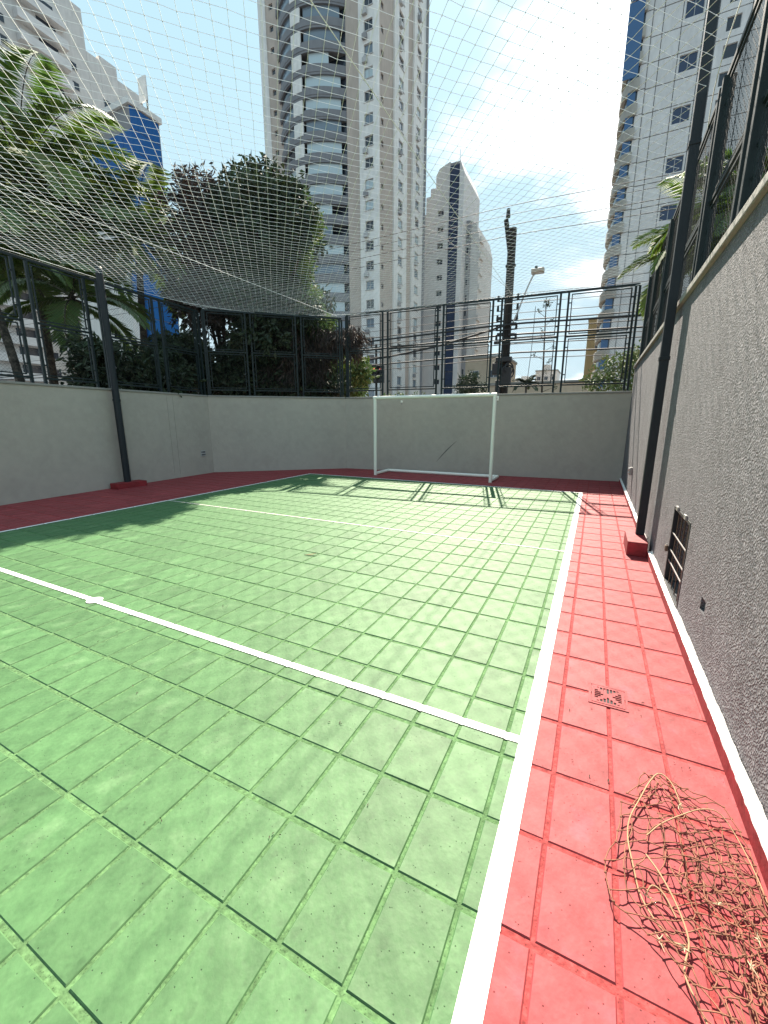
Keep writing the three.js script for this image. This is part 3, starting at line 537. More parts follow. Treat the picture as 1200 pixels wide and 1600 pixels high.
{ // slim stepped tower
  const t = thing('apartment_tower', 'slim grey tower with a dark blue glass stripe and stepped top', 'building', [-28, -0.1, -82]), fh = 2.72;
  const k = winParts(t, 1.15, 0.95, 2, M.glassDark), tops = [[-6.0, -4.4, 39.2], [-4.4, -3.55, 42.0], [-3.55, -2.6, 43.2]];
  for (const [a, b, h] of tops) part('facade', box(a, b, 0, h, -12, 0), M.facGrey, t);
  strip(t, M.facGrey, -2.6, 0, 0, 42.4, 0, { cx: -1.5, w: 1.15, h: 0.95, sill: 0.9, fh, n: 14, first: 2.2, kit: k });
  const cr = new THREE.Shape(); cr.moveTo(-2.6, 42.4); cr.lineTo(0, 42.4); cr.lineTo(0, 46.9); cr.lineTo(-2.0, 46.2); cr.lineTo(-2.6, 45.2); cr.closePath(); const cg = new THREE.ExtrudeGeometry(cr, { depth: 11, bevelEnabled: false }); cg.translate(0, 0, -11.2); part('crown_wall', cg, M.facGrey, t);
  part('tower_core', box(-2.5, -0.05, 0, 42.3, -11.5, -0.4), M.facGrey, t);
  for (let i = 0; i < 17; i++) part('glass_panel', box(0.02, 1.85, i * fh + 0.06, (i + 1) * fh - 0.06, -11, -0.25), M.glassNavy, t);
  part('glass_backing', box(0.0, 1.87, 0, 17 * fh + 0.5, -11.3, -0.45), M.joint, t);
  const lt = new THREE.Shape(); lt.moveTo(1.88, 0); lt.lineTo(2.75, 0); lt.lineTo(2.75, 44.6); lt.lineTo(1.88, 46.8); lt.closePath(); const lg = new THREE.ExtrudeGeometry(lt, { depth: 11, bevelEnabled: false }); lg.translate(0, 0, -11); part('pale_pier', lg, M.facLav, t);
  part('side_wing', box(2.76, 3.55, 0, 37.8, -14, -2.5), M.joint, t);
  const k2 = winParts(t, 0.5, 1.2, 1, M.glassDark); for (let i = 0; i < 13; i++) { const f = part('window', k2.frame, M.frame, t); part('pane', k2.pane, M.glassDark, f); f.position.set(3.15, 2.2 + i * fh, -2.42); }
  const wg = new THREE.Shape(); wg.moveTo(3.56, 0); wg.lineTo(5.2, 0); wg.lineTo(5.2, 34.6); wg.lineTo(4.5, 37.2); wg.lineTo(3.56, 37.9); wg.closePath(); const w2 = new THREE.ExtrudeGeometry(wg, { depth: 11, bevelEnabled: false }); w2.translate(0, 0, -14); part('wing_wall', w2, M.facGrey, t);
  for (let i = 0; i < 13; i++) part('wing_balcony', rbox(5.2, 5.5, 1.5 + i * fh, 2.5 + i * fh, -5.5, -3.2, 0.05), M.facGrey, t);
  part('aerial', new THREE.CylinderGeometry(0.04, 0.06, 4, 6).translate(0.6, 48.5, -4), M.steel, t);
}
{ // right tower: rounded balconies on its left end and a jointed panel front
  const t = thing('apartment_tower', 'tall pale grey panelled tower with rounded blue glazed balconies, on the right', 'building', [0, -0.1, -77]), fh = 2.92, N = 24;
  part('tower_core', box(0.2, 30, 0, 74, -18, -0.35), M.joint, t);
  const cols = [[0.45, 1.45], [1.53, 2.72], [2.80, 4.85], [4.93, 7.35], [7.43, 8.6], [8.9, 12.2], [12.3, 15.6], [15.7, 22], [22.1, 29.8]];
  const kW = winParts(t, 2.0, 1.9, 2, M.glassNavy), kT = winParts(t, 1.5, 1.5, 1, M.glassDark);
  for (let i = 0; i < N; i++) {
    const y = 2.2 + i * fh;
    cols.forEach(([a, b], c) => {
      const lift = (c === 0 ? 0.25 : 0) + hash(i, c, 5) * 0.015; const y0 = y + 0.05, y1 = y + fh - 0.05;
      const wn = c === 3 && i % 2 === 1 ? [a + 0.22, 2.0, 1.9, kW] : c === 5 ? [a + 0.9, 1.5, 1.5, kT] : c === 7 ? [a + 1.8, 2.0, 1.9, kW] : null;
      if (!wn) { part('wall_panel', rbox(a, b, y0, y1, -0.3, lift, 0.02), M.facLav, t); return; }
      const [wx, w, h, kit] = wn, S = new Soup(), yb = y + 0.75; S.box(a, wx, y0, y1, -0.3, lift).box(wx + w, b, y0, y1, -0.3, lift).box(wx, wx + w, y0, yb, -0.3, lift).box(wx, wx + w, yb + h, y1, -0.3, lift); part('wall_panel', S.geo(), M.facLav, t);
      const f = part('window', kit.frame, M.frame, t); part('pane', kit.pane, kit.mat, f); f.position.set(wx + w / 2, yb, -0.15);
    });
    // balcony: bulging parapet, dark recess and blue glass
    const el = (rx, rz, n = 26) => { const s = new THREE.Shape(); for (let q = 0; q <= n; q++) { const a = Math.PI * (0.45 + q / n * 1.1), x = 0.42 + rx * Math.cos(a), z = -3.6 + rz * -Math.sin(a) * -1; const zz = -3.6 - rz * Math.sin(a - Math.PI) ; q ? s.lineTo(x, -(zz)) : s.moveTo(x, -(zz)); } s.lineTo(0.42, 3.6); s.closePath(); return s; };
    if (i === 0) { t.userData.tmp = { par: new THREE.ExtrudeGeometry(el(1.85, 4.3), { depth: 1.25, bevelEnabled: true, bevelSize: 0.08, bevelThickness: 0.08, bevelSegments: 1 }).rotateX(-Math.PI / 2), gl: new THREE.ExtrudeGeometry(el(1.45, 3.9), { depth: 1.6, bevelEnabled: false }).rotateX(-Math.PI / 2) }; }
    const { par, gl } = t.userData.tmp;
    const p = part('balcony_parapet', par, M.beigePar, t); p.position.y = y; const g = part('balcony_glazing', gl, M.glassDark, t); g.position.y = y + 1.3;
    part('blue_glass', box(-0.55, 0.40, y + 1.36, y + 2.84, 0.31, 0.36), M.glassSteel, t);
  }
  delete t.userData.tmp;
  for (let i = 0; i < 3; i++) part('blue_glass', box(-1.45, 0.40, 2.2 + (15 + i * 3) * fh + 1.36, 2.2 + (18 + i * 3) * fh + 1.2, 0.75, 0.8), M.glassSteel, t);
}
{ // stepped building far left, its long side faces +x
  const t = thing('apartment_block', 'large pale grey apartment block with stepped roofline, top left', 'building', [-91, -0.1, -45]), fh = 3.0;
  const steps = [[30, 10.6, 78], [10.6, -13.3, 74.4], [-13.3, -15.6, 68.2], [-15.6, -18.9, 69.0], [-18.9, -24, 67.0]];
  for (const [a, b, h] of steps) part('facade', box(-14, 0, 0, h, b + 0.02, a - 0.02), M.facGrey, t);
  const kW = winParts(t, 3.4, 1.7, 2, M.glassDark), kN = winParts(t, 1.1, 1.3, 1, M.glassNavy), sideWin = (z, y, kit) => { const f = part('window', kit.frame, M.frame, t); part('pane', kit.pane, M.glassDark, f); f.position.set(0.06, y, z); f.rotation.y = Math.PI / 2; };
  for (let i = 0; i < 23; i++) {
    const y = 2.5 + i * fh;
    for (const [za, zb] of [[26, 14], [9, 1], [-2, -9.5]]) {
      part('balcony_parapet', rbox(0.02, 1.3, y - 0.2, y + 1.15, zb, za, 0.04), M.facLav, t);
      part('balcony_recess', box(0.01, 0.05, y + 1.2, y + 2.6, zb + 1.2, zb + (za - zb) * 0.55), M.glassDark, t);
    }
    sideWin(11.6, y + 1, kN); sideWin(0, y + 1, kN); if (i < 21) { sideWin(-10.6, y + 1, kN); if (i < 20) sideWin(-17.2, y + 0.9, kW); }
  }
}
{ // blue glass building
  const t = thing('office_building', 'blue glass office building with white stepped side, behind the palms', 'building', [-67.6, -0.1, -48.8]), W = M.facWhite;
  part('building_core', box(-14, -0.1, 0, 48.1, -5.0, -0.1), M.joint, t);
  for (let i = 0; i < 16; i++) for (let k = 0; k < 4; k++) { part('glass_panel', box(-0.06, 0.0, i * 3 + 0.05, i * 3 + 2.95, -1.2 * k - 1.2, -1.2 * k - 0.02), M.glassBlue, t); }
  for (let i = 0; i < 15; i++) for (let k = 0; k < 6; k++) part('glass_panel', box(-2.3 * (k + 1) + 0.05, -2.3 * k - 0.05, i * 3 + 0.05, i * 3 + 2.95, -0.06, 0.0), M.glassBlue, t);
  part('roof_parapet', box(-14.2, 0.3, 48.1, 48.9, -5.3, 0.3), W, t);
  part('white_wing', box(-13.4, -7, 0, 41, 0.3, 4.0), W, t); part('white_wing', box(-7.2, -4.2, 0, 34, 0.3, 3.0), W, t); part('white_wing', box(-4.2, -1.6, 0, 22, 0.3, 2.4), W, t);
  part('sign_panel', box(-1.2, 0.6, 50.0, 53.2, -3.0, -2.8), W, t); for (const x of [-1.0, 0.4]) part('sign_leg', box(x - 0.1, x + 0.1, 48.9, 50.0, -3.0, -2.8), M.steel, t);
}
function lowBlock(name, label, pos, w, h, d, mat, rows, cols, ww, wh) {
  const t = thing(name, label, 'building', pos); part('wall', box(-w / 2, w / 2, 0, h, -d, 0), mat, t); part('roof_edge', box(-w / 2 - 0.15, w / 2 + 0.15, h, h + 0.3, -d - 0.15, 0.15), M.concrete, t);
  const k = winParts(t, ww, wh, 2, M.glassDark); for (let r = 0; r < rows; r++) for (let c = 0; c < cols; c++) { const f = part('window', k.frame, M.frame, t); part('pane', k.pane, M.glassDark, f); f.position.set(-w / 2 + w * (c + 0.5) / cols, h - 2.6 - r * 2.9, 0.06); }
  return t;
}
lowBlock('low_building', 'low sand coloured building beside the slim tower', [-14.6, -0.1, -60], 5.4, 9.9, 9, M.facSand, 3, 2, 1.2, 1.0);
lowBlock('yellow_building', 'narrow yellow brick building left of the right tower', [-1.1, -0.1, -95], 4.2, 20.6, 10, M.facYellow, 6, 1, 1.2, 1.2);
for (const [x, w, h, l, m] of [[-26.5, 6, 13.4, 'small pale far building straight behind the utility pole', M.facWhite], [-20.5, 5.5, 12.6, 'low white far building right of the utility pole', M.facWhite], [-14.5, 6, 15.6, 'far white building with two roof boxes, beyond the fence', M.facGrey]]) { const t = lowBlock('far_building', l, [x, -0.1, -135], w, h, 10, m, 3, 3, 1.0, 1.1); part('roof_box', box(-w / 4, w / 8, h + 0.3, h + 2.0, -5, -2), m, t); }
lowBlock('low_house', 'long low cream house just beyond the end fence', [-7.5, -0.1, -52], 14, 5.6, 8, M.facSand, 1, 4, 1.3, 1.0);

// ---------------------------------------------------------------- utility pole, lamp, cables, signal
{
  const X = -4.15, Z = -21, t = thing('utility_pole', 'dark weathered utility pole with a forked top and hanging cable boxes', 'utility pole', [X, -0.1, Z]);
  const g = new THREE.CylinderGeometry(0.17, 0.23, 9.9, 14); g.translate(0, 4.95, 0); part('pole_shaft', g, M.poleDark, t);
  const S = new Soup(); S.bar([0, 8.6, 0], [-0.32, 10.3, 0], 0.11, 8, 0.10); part('fork_arm', S.geo(), M.poleDark, t);
  part('top_insulator', new THREE.CylinderGeometry(0.07, 0.10, 0.34, 10).translate(-0.24, 10.55, 0), M.cable, t);
  part('collar', new THREE.CylinderGeometry(0.23, 0.23, 0.06, 14).translate(0, 8.4, 0), M.cable, t);
  for (let i = 0; i < 5; i++) for (const s of [-1, 1]) { const y = 7.05 - i * 0.42; const b = new Soup().bar([0.1 * s, y - 0.12, 0.1], [0.44 * s, y - 0.12, 0.1], 0.02, 5).geo(), q = new THREE.CylinderGeometry(0.045, 0.06, 0.24, 10).toNonIndexed(); q.translate(0.44 * s, y, 0.1); part('insulator', merge([b, q]), M.cable, t); }
  for (const [x, y, rr_, a] of [[-0.22, 4.1, 0.22, 0.6], [0.26, 3.95, 0.26, 1.0], [0.22, 3.8, 0.30, 0.7], [-0.05, 3.75, 0.34, 1.2]]) { const c = new THREE.TorusGeometry(rr_, 0.035, 7, 26); c.rotateY(a); c.translate(x, y, 0.25); part('cable_coil', c, M.cable, t); }
  for (const [x, y, w, h] of [[-0.32, 3.95, 0.36, 0.52], [0.16, 3.6, 0.42, 0.8], [-0.20, 3.05, 0.22, 0.75], [0.0, 4.35, 0.7, 0.22]]) part('junction_box', rbox(x - w / 2, x + w / 2, y - h / 2, y + h / 2, 0.14, 0.42, 0.03), M.cable, t);
  for (const [x, y] of [[-0.35, 6.2], [0.3, 5.9], [-0.28, 5.5], [0.26, 5.45], [-0.4, 5.15]]) part('clamp', rbox(x - 0.13, x + 0.13, y - 0.06, y + 0.06, 0.02, 0.2, 0.02), M.cable, t);
  const l = thing('street_lamp', 'street lamp on a thin curved arm from the utility pole', 'street lamp', [X, 6.2, Z + 0.15]);
  part('arm', tube([[0.2, -0.5, 0], [0.45, 0.0, 0.05], [0.75, 0.8, 0.1], [1.02, 1.40, 0.15], [1.16, 1.56, 0.18]], 0.035, 24, 6), M.frame, l);
  part('lamp_head', rbox(0.98, 1.50, 1.52, 1.70, 0.0, 0.36, 0.05), std(0.38, 0.32, 0.26, 0.6), l); part('lamp_cell', new THREE.CylinderGeometry(0.06, 0.06, 0.12, 10).translate(1.16, 1.76, 0.18), M.cable, l);
  // cables along the street, each sagging a little
  const cable = (label, z, ya, ym, yb, r, xa = -60, xm = X, xb = 40) => { const pts = [], seg = (x0, y0, x1, y1, sag) => { for (let i = 0; i <= 14; i++) { const k = i / 14; pts.push([lerp(x0, x1, k), lerp(y0, y1, k) - sag * 4 * k * (1 - k), z]); } }; seg(xa, ya, xm, ym, 0.35); pts.pop(); seg(xm, ym, xb, yb, 0.35); solo('overhead_cable', tube(pts, r, 90, 4), M.cable, label, 'cable', 'overhead cables along the street'); };
  cable('topmost overhead cable crossing the sky above the pole', Z, 10.9, 10.72, 10.9, 0.014);
  cable('thin pale overhead cable, second from the top', Z + 0.4, 10.35, 10.2, 10.4, 0.010);
  cable('overhead cable passing just beside the top of the pole', Z, 10.1, 9.95, 10.1, 0.014);
  cable('overhead cable just below the fork of the pole', Z + 0.2, 9.6, 9.45, 9.6, 0.014);
  const low = [[7.05, 0.012], [6.63, 0.012], [6.2, 0.012], [5.95, 0.025], [5.78, 0.04], [5.55, 0.018], [5.35, 0.04], [5.15, 0.016], [4.9, 0.02], [4.55, 0.035], [4.3, 0.016]];
  low.forEach(([y, r], i) => cable(`dark low street cable behind the end fence, ${['first', 'second', 'third', 'fourth', 'fifth', 'sixth', 'seventh', 'eighth', 'ninth', 'tenth', 'eleventh'][i]} from the top of the bunch`, Z + 0.12 + (i % 3) * 0.12, y - 0.3 + 0.5 * hash(i, 1, 2), y, y + 0.3 * hash(i, 2, 3), r));
  solo('drooping_cable', tube([[-16, 4.5, Z + 0.3], [-11, 4.7, Z + 0.3], [-8, 5.0, Z + 0.3], [-6, 5.35, Z + 0.3], [X, 5.75, Z + 0.25]], 0.05, 60, 5), M.cable, 'thick black cable drooping from the utility pole to the left', 'cable');
  solo('drop_cable', tube([[-2.9, 6.4, Z + 0.3], [-2.95, 4.5, Z + 0.3], [-3.1, 2.2, Z + 0.3], [-3.15, -0.05, Z + 0.3]], 0.012, 30, 4), M.cable, 'thin cable hanging straight down right of the utility pole', 'cable');
  solo('stay_wire', tube([[-14, 16, -30], [-7.5, 10.5, -24], [X - 0.1, 7.4, Z]], 0.008, 30, 4), M.cable, 'thin slanting stay wire left of the utility pole', 'cable');
}
{ // traffic signal and sign
  const t = thing('traffic_light', 'double black traffic light with red arrows beyond the end fence', 'traffic light', [-12.5, -0.1, -24]);
  part('signal_pole', new THREE.CylinderGeometry(0.07, 0.08, 6.2, 12).translate(-0.22, 3.1, -0.2), M.signal, t);
  for (const x of [-0.2, 0.22]) {
    const h = part('signal_head', rbox(x - 0.19, x + 0.19, 3.86, 4.90, -0.12, 0.12, 0.03), M.signal, t);
    for (let i = 0; i < 3; i++) { const y = 4.70 - i * 0.32; const v = new THREE.CylinderGeometry(0.135, 0.135, 0.16, 16, 1, true, 0, Math.PI); v.rotateX(Math.PI / 2); v.rotateZ(Math.PI / 2); v.translate(x, y, 0.2); part('visor', v, new THREE.MeshStandardMaterial({ color: lin(0.015, 0.015, 0.015), side: THREE.DoubleSide }), h); part('lens', new THREE.CircleGeometry(0.12, 16).translate(x, y, 0.124), i ? std(0.02, 0.02, 0.02, 0.3) : std(0.10, 0.01, 0.01, 0.3), h); }
    const a = new THREE.Shape(); if (x < 0) { a.moveTo(-0.08, -0.05); a.lineTo(0.08, -0.05); a.lineTo(0, 0.09); } else { a.moveTo(-0.05, -0.10); a.lineTo(0.05, -0.10); a.lineTo(0.05, 0.02); a.lineTo(0.02, 0.10); a.lineTo(-0.03, 0.02); } a.closePath();
    const e = new THREE.ShapeGeometry(a); e.translate(x, 4.70, 0.130); part('red_arrow', e, new THREE.MeshStandardMaterial({ color: 0x220000, emissive: new THREE.Color(1, 0.28, 0.22), emissiveIntensity: 0.5 }), h);
  }
  const s = thing('road_sign', 'small round white road sign with a dark symbol beside the traffic light', 'sign', [-13.28, 4.52, -24]);
  const disc = new THREE.CylinderGeometry(0.23, 0.23, 0.03, 28); disc.rotateX(Math.PI / 2); part('sign_disc', disc, M.white, s); const ring = new THREE.TorusGeometry(0.22, 0.022, 6, 30); ring.translate(0, 0, 0.016); part('sign_rim', ring, std(0.15, 0.03, 0.03, 0.6), s);
  const S = new Soup(); for (const a of [1.6, 3.6, 5.7]) { const c = Math.cos(a), q = Math.sin(a); S.quad([-q * 0.035, c * 0.035, 0.02], [q * 0.035, -c * 0.035, 0.02], [c * 0.15 + q * 0.045, q * 0.15 - c * 0.045, 0.02], [c * 0.15 - q * 0.045, q * 0.15 + c * 0.045, 0.02]); } part('sign_symbol', S.geo(), new THREE.MeshStandardMaterial({ color: lin(0.02, 0.02, 0.02), side: THREE.DoubleSide }), s);
  part('sign_arm', new Soup().bar([-2.4, 0, -0.04], [0.6, 0, -0.04], 0.03, 8).geo(), M.frame, s);
}

// ---------------------------------------------------------------- trees and plants
function leafBlade(S, p, dir, nrm, len, w, tone) { // folded blade of four faces
  const side = dir.clone().cross(nrm).normalize(), mid = p.clone().addScaledVector(dir, len * 0.45), tip = p.clone().addScaledVector(dir, len).addScaledVector(nrm, -len * 0.12);
  const a = mid.clone().addScaledVector(side, w / 2).addScaledVector(nrm, w * 0.18), b = mid.clone().addScaledVector(side, -w / 2).addScaledVector(nrm, w * 0.18);
  S.col = tone; const A = q => [q.x, q.y, q.z]; S.tri(A(p), A(a), A(tip)).tri(A(p), A(tip), A(b));
}
const rv = () => { let v; do { v = new THREE.Vector3(rr(-1, 1), rr(-1, 1), rr(-1, 1)); } while (v.lengthSq() > 1 || v.lengthSq() < 0.01); return v.normalize(); };
function tone(v) { const k = 1 + v * rr(-1, 1), y = rr(-0.12, 0.12); return [k * (1 + y), k, k * (1 - y)]; }
function broadTree(name, label, cat, base, height, lobes, nClump, perClump, leaf, mat, trunkR, hang = 0.15, group) {
  const t = thing(name, label, cat, base, 0, group), S = new Soup(), W = new Soup();
  const limbs = [];
  const fork = new THREE.Vector3(rr(-0.1, 0.1), height * 0.32, rr(-0.1, 0.1));
  W.bar([0, 0, 0], [fork.x, fork.y, fork.z], trunkR, 8, trunkR * 0.75);
  for (const [x, y, z] of lobes) { const m = new THREE.Vector3(x * 0.45 + rr(-0.1, 0.1), lerp(fork.y, y, 0.55), z * 0.45 + rr(-0.1, 0.1)); W.bar([fork.x, fork.y - 0.05, fork.z], [m.x, m.y, m.z], trunkR * 0.6, 6, trunkR * 0.4); W.bar([m.x, m.y, m.z], [x, y, z], trunkR * 0.4, 6, trunkR * 0.14); limbs.push(m); }
  const totalVol = lobes.reduce((a, l) => a + l[3] * l[3], 0);
  lobes.forEach(([x, y, z, r, ry = r], li) => {
    const n = Math.round(nClump * r * r / totalVol);
    for (let c = 0; c < n; c++) {
      const d = rv(), rad = Math.pow(rnd(), 0.42) * (0.82 + 0.3 * vnoise(d.x * 2.5 + 7, d.y * 2.5 + li * 3 + d.z * 2, 4096, 33)), p = new THREE.Vector3(x + d.x * r * rad, y + d.y * ry * rad, z + d.z * r * rad);
      if (rnd() < 0.5) W.bar([lerp(x, p.x, 0.35), lerp(y, p.y, 0.35), lerp(z, p.z, 0.35)], [p.x, p.y, p.z], 0.010, 3, 0.004);
      const cr = leaf.spread * rr(0.7, 1.3), tn = tone(0.16), out = d.clone();
      for (let k = 0; k < perClump; k++) { const q = p.clone().addScaledVector(rv(), cr * Math.sqrt(rnd())); const dir = rv().addScaledVector(out, 0.5).add(new THREE.Vector3(0, -hang * 3, 0)).normalize(); const nr = rv(); leafBlade(S, q, dir, nr, leaf.len * rr(0.7, 1.3), leaf.w * rr(0.7, 1.25), tn.map(v => v * rr(0.85, 1.15))); }
    }
  });
  part('trunk', W.geo(), M.trunk, t); stuffPart('crown', S.geo(), mat, t);
  return t;
}
// base is on the ground outside the walls, lobes are relative to it: [x, y, z, radius, half height]
broadTree('leafy_tree', 'large dense dark green tree leaning over the angled wall', 'tree', [-9.6, -0.1, -11.0], 8.6,
  [[0.5, 6.9, 0.9, 1.35, 1.35], [1.1, 7.2, 0.4, 0.75, 1.0], [-0.3, 7.6, 0.6, 0.9, 0.95], [0.2, 5.4, 0.8, 1.3, 0.9], [0.9, 5.5, 0.3, 0.6, 0.7], [1.25, 4.6, 0.0, 0.7, 0.55], [0.4, 4.0, 0.6, 1.1, 0.8], [0.0, 8.35, 0.6, 0.34, 0.5], [0.75, 8.3, 0.6, 0.30, 0.5], [1.35, 8.0, 0.4, 0.32, 0.45], [-0.7, 8.45, 0.5, 0.30, 0.42], [1.75, 7.0, 0.3, 0.36, 0.6]], 1000, 24, { len: 0.19, w: 0.085, spread: 0.21 }, L.dark, 0.16, 0.2);
broadTree('leafy_tree', 'dark reddish brown tree with wispy top beside the palms', 'tree', [-11.3, -0.1, -10.6], 8.9,
  [[0.4, 7.2, 0.8, 1.15, 1.1], [0.2, 8.2, 0.6, 0.6, 0.6], [1.0, 6.4, 0.9, 0.8, 0.9], [-0.5, 6.0, 0.5, 1.0, 0.9], [0.4, 5.0, 0.9, 1.15, 0.9]], 440, 22, { len: 0.21, w: 0.06, spread: 0.29 }, L.red, 0.12, 0.1);
broadTree('leafy_tree', 'tall dark tree filling the gap behind the two front trees', 'tree', [-9.9, -0.1, -13.6], 9.2,
  [[-0.5, 7.6, 0.4, 1.3, 1.2], [-1.6, 6.6, 0.6, 1.4, 1.3], [-0.1, 5.6, 0.3, 1.1, 1.1], [-0.9, 4.6, 0.3, 1.4, 1.1], [-2.2, 5.4, 1.2, 1.2, 1.1]], 360, 22, { len: 0.22, w: 0.10, spread: 0.26 }, L.dark, 0.18, 0.15);
broadTree('leafy_tree', 'slender added yellow green tree painting the sunlit right edge of the dark tree', 'tree', [-8.55, -0.1, -11.9], 8.0,  // added tree: its bright leaf colour stands for the dark tree's lit side
  [[0.35, 7.3, 0.7, 0.45, 0.75], [0.1, 6.3, 0.7, 0.45, 0.6], [0.15, 5.2, 0.6, 0.5, 0.6], [0.5, 4.5, 0.5, 0.5, 0.45], [0.0, 7.9, 0.7, 0.35, 0.4]], 260, 22, { len: 0.13, w: 0.055, spread: 0.2 }, L.bright, 0.07, 0.1);
broadTree('bamboo_clump', 'drooping fine leaved clump hanging behind the angled fence', 'bush', [-8.75, -0.1, -11.15], 4.6,
  [[-0.7, 3.9, 0.2, 0.95, 0.7], [0.5, 3.9, -0.1, 0.9, 0.65], [1.5, 4.0, -0.5, 0.75, 0.55], [0.0, 3.0, 0, 1.1, 0.7]], 420, 26, { len: 0.26, w: 0.035, spread: 0.26 }, L.red, 0.08, 0.5);
broadTree('hedge_shrub', 'dark green shrub mass low behind the angled fence', 'bush', [-10.2, -0.1, -10.5], 3.6, [[0.1, 2.6, 0, 1.0, 0.9], [1.2, 2.6, -0.6, 1.0, 0.9], [2.1, 2.5, -1.2, 0.8, 0.8], [-0.7, 2.8, 0.9, 0.8, 0.9], [0.2, 3.6, 0.1, 0.8, 0.6]], 640, 24, { len: 0.20, w: 0.085, spread: 0.28 }, L.dark, 0.06, 0.1);
broadTree('hedge_shrub', 'dark green shrub mass low behind the left fence corner', 'bush', [-11.0, -0.1, -7.8], 3.6, [[0, 2.6, 0, 1.0, 0.9], [-0.2, 2.7, 1.3, 0.7, 0.9], [0, 3.3, -0.9, 0.9, 0.8]], 420, 24, { len: 0.22, w: 0.085, spread: 0.28 }, L.dark, 0.06, 0.1);
broadTree('bright_bush', 'bright green sunlit bush beside the far left fence corner', 'bush', [-8.2, -0.1, -13.2], 3.9, [[0.1, 2.9, 0, 0.75, 0.65], [0.55, 3.2, 0.1, 0.5, 0.5], [-0.4, 3.4, 0, 0.6, 0.5]], 120, 22, { len: 0.20, w: 0.11, spread: 0.24 }, L.bright, 0.05, 0.05);
broadTree('flowering_shrub', 'yellow green shrub beyond the end fence at the right corner', 'bush', [0.5, -0.1, -16.7], 4.1, [[0.1, 3.2, 0, 0.8, 0.6], [-0.6, 2.9, 0, 0.6, 0.6], [0.7, 3.5, 0, 0.7, 0.6], [0.2, 2.4, 0, 1.0, 0.6]], 130, 20, { len: 0.15, w: 0.07, spread: 0.26 }, L.shrub, 0.05, 0.05);
broadTree('street_tree', 'small round tree in the street left of the utility pole', 'tree', [-9.4, -0.1, -34], 5.8, [[0, 4.6, 0, 1.0, 0.8], [0.7, 4.2, 0, 0.8, 0.7], [-0.5, 4.0, 0, 0.8, 0.6]], 90, 18, { len: 0.22, w: 0.10, spread: 0.3 }, L.dark, 0.07, 0.05);
broadTree('lit_hedge', 'low yellow green hedge seen just above the end wall behind the goal', 'hedge', [-10.2, -0.1, -22.5], 3.2, [[-1.2, 2.5, 0, 0.7, 0.55], [0, 2.5, 0, 0.8, 0.55], [1.2, 2.5, 0, 0.7, 0.55]], 110, 20, { len: 0.14, w: 0.07, spread: 0.25 }, L.bright, 0.04, 0.05);

function frond(S, W, base, az, el, len, droop, lw, ll, tn) {
  const pts = [], N = 18, h = new THREE.Vector3(Math.cos(az), 0, Math.sin(az)); let p = base.clone(), a = el; const dirs = [];
  for (let i = 0; i <= N; i++) { pts.push(p.clone()); const d = h.clone().multiplyScalar(Math.cos(a)).add(new THREE.Vector3(0, Math.sin(a), 0)); dirs.push(d); p = p.clone().addScaledVector(d, len / N); a -= droop / N * (0.6 + 0.9 * i / N); }
  for (let i = 0; i < N; i++) W.bar(pts[i].toArray(), pts[i + 1].toArray(), lerp(0.020, 0.005, i / N), 4, lerp(0.020, 0.005, (i + 1) / N));
  const side = new THREE.Vector3(-h.z, 0, h.x);
  for (let i = 2; i <= N; i++) for (let q = 0; q < 3; q++) { const k = (i - 1 + (q + 1) / 3) / N, b = pts[Math.max(0, i - 1)].clone().lerp(pts[i], (q + 1) / 3), d = dirs[i], prof = Math.pow(Math.sin(Math.PI * clamp(0.12 + k * 0.83, 0, 1)), 0.6); for (const s of [-1, 1]) { const ld = side.clone().multiplyScalar(s).addScaledVector(d, 0.75).add(new THREE.Vector3(0, -0.30 - 0.25 * rnd(), 0)).normalize(), up = d.clone().cross(ld).multiplyScalar(s).normalize(); leafBlade(S, b, ld, up, ll * prof * rr(0.85, 1.1), lw, tn.map(v => v * rr(0.88, 1.12))); } }
}
function palm(label, base, lean, trunkH, nF, len, ll, lw, mat, r, az0 = 0, elA = 1.25, elB = -0.2, group = 'palms around the court') {
  const t = thing('palm_tree', label, 'palm', base, 0, group), S = new Soup(), W = new Soup(), top = new THREE.Vector3(lean[0], trunkH, lean[1]);
  const seg = 14; for (let i = 0; i < seg; i++) { const a = i / seg, b = (i + 1) / seg, f = q => [lean[0] * q * q, trunkH * q, lean[1] * q * q]; W.bar(f(a), f(b), r * (1.05 - 0.25 * a), 9, r * (0.98 - 0.25 * b)); }
  const R_ = new Soup(); for (let i = 0; i < nF; i++) { const k = i / nF; frond(S, R_, top.clone().add(new THREE.Vector3(0, -0.1 * k, 0)), az0 + i * 2.399 + rr(-0.2, 0.2), lerp(elA, elB, k) + rr(-0.12, 0.12), len * rr(0.85, 1.1), rr(1.2, 1.9), lw, ll, tone(0.15)); }
  part('trunk', W.geo(), M.palmTrunk, t); stuffPart('frond_stems', R_.geo(), M.palmTrunk, t); stuffPart('fronds', S.geo(), mat, t);
}
palm('tall feathery palm at the far left behind the left fence', [-14.9, -0.1, -7.2], [0.5, 0.2], 7.7, 22, 3.7, 0.95, 0.09, L.palm, 0.13, 0.4);
palm('feathery palm arching in front of the blue glass building', [-13.6, -0.1, -9.3], [0.3, -0.1], 7.1, 18, 3.0, 0.85, 0.08, L.palm, 0.12, 1.9);
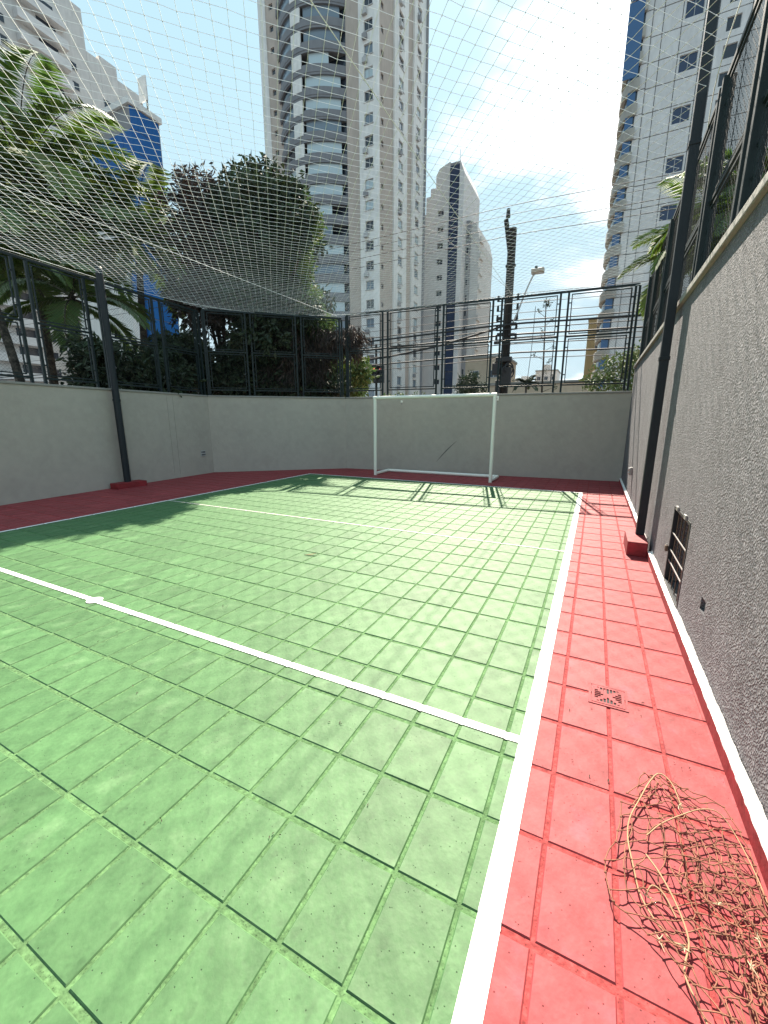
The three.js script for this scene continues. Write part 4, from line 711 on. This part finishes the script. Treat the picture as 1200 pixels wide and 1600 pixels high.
palm('shorter palm with low fronds just behind the left fence', [-12.2, -0.1, -6.6], [-0.5, -0.3], 4.8, 14, 2.3, 0.62, 0.065, L.palm, 0.09, 0.9);
palm('palm with a leaning trunk nearest the left edge', [-11.9, -0.1, -5.2], [-1.3, 0.1], 5.8, 15, 2.5, 0.65, 0.065, L.palm, 0.10, 2.2);
palm('bushy palm behind the right fence near the top of the wall', [2.0, -0.1, -9.4], [0.1, 0.2], 4.75, 24, 1.7, 0.55, 0.060, L.palm, 0.10, 0.7);
palm('palm with drooping browned fronds seen past the tall right post', [2.7, -0.1, -17.0], [0, 0], 6.6, 14, 3.0, 0.8, 0.06, L.palm, 0.14, 2.6);
palm('small palm low in the street right of the utility pole', [-5.6, -0.1, -38], [0, 0], 4.6, 10, 1.5, 0.45, 0.07, L.dark, 0.10, 0.3);
palm('small dark spiky palm behind the wall left of the slim tower', [-14.0, -0.1, -33], [0, 0], 2.6, 14, 1.2, 0.4, 0.06, L.dark, 0.10, 0.3, 1.3, 0.3);
{ // tall bare flower stalk
  const t = thing('agave_stalk', 'tall bare flower stalk with sparse side tufts right of the utility pole', 'plant', [-3.0, -0.1, -27]), S = new Soup(), W = new Soup();
  W.bar([0, 0, 0], [-0.1, 4.5, 0], 0.07, 7, 0.05); W.bar([-0.1, 4.5, 0], [-0.22, 8.1, 0], 0.05, 7, 0.025);
  for (let i = 0; i < 11; i++) { const y = 3.2 + i * 0.46, a = i * 2.4, l = 0.75 - 0.04 * i, b = [-0.1 - 0.12 * Math.max(0, (y - 4.5) / 3.6), y, 0], e = [b[0] + Math.cos(a) * l, y + 0.3, Math.sin(a) * l]; W.bar(b, e, 0.015, 4, 0.01); for (let k = 0; k < 14; k++) leafBlade(S, new THREE.Vector3(...e).addScaledVector(rv(), 0.09), rv(), rv(), 0.14, 0.06, tone(0.2)); }
  for (let k = 0; k < 50; k++) leafBlade(S, new THREE.Vector3(-0.22, 8.1, 0).addScaledVector(rv(), 0.16), rv(), rv(), 0.16, 0.07, tone(0.2));
  part('stalk', W.geo(), M.trunk, t); stuffPart('tufts', S.geo(), L.dark, t);
}

renderer.render(scene, camera);
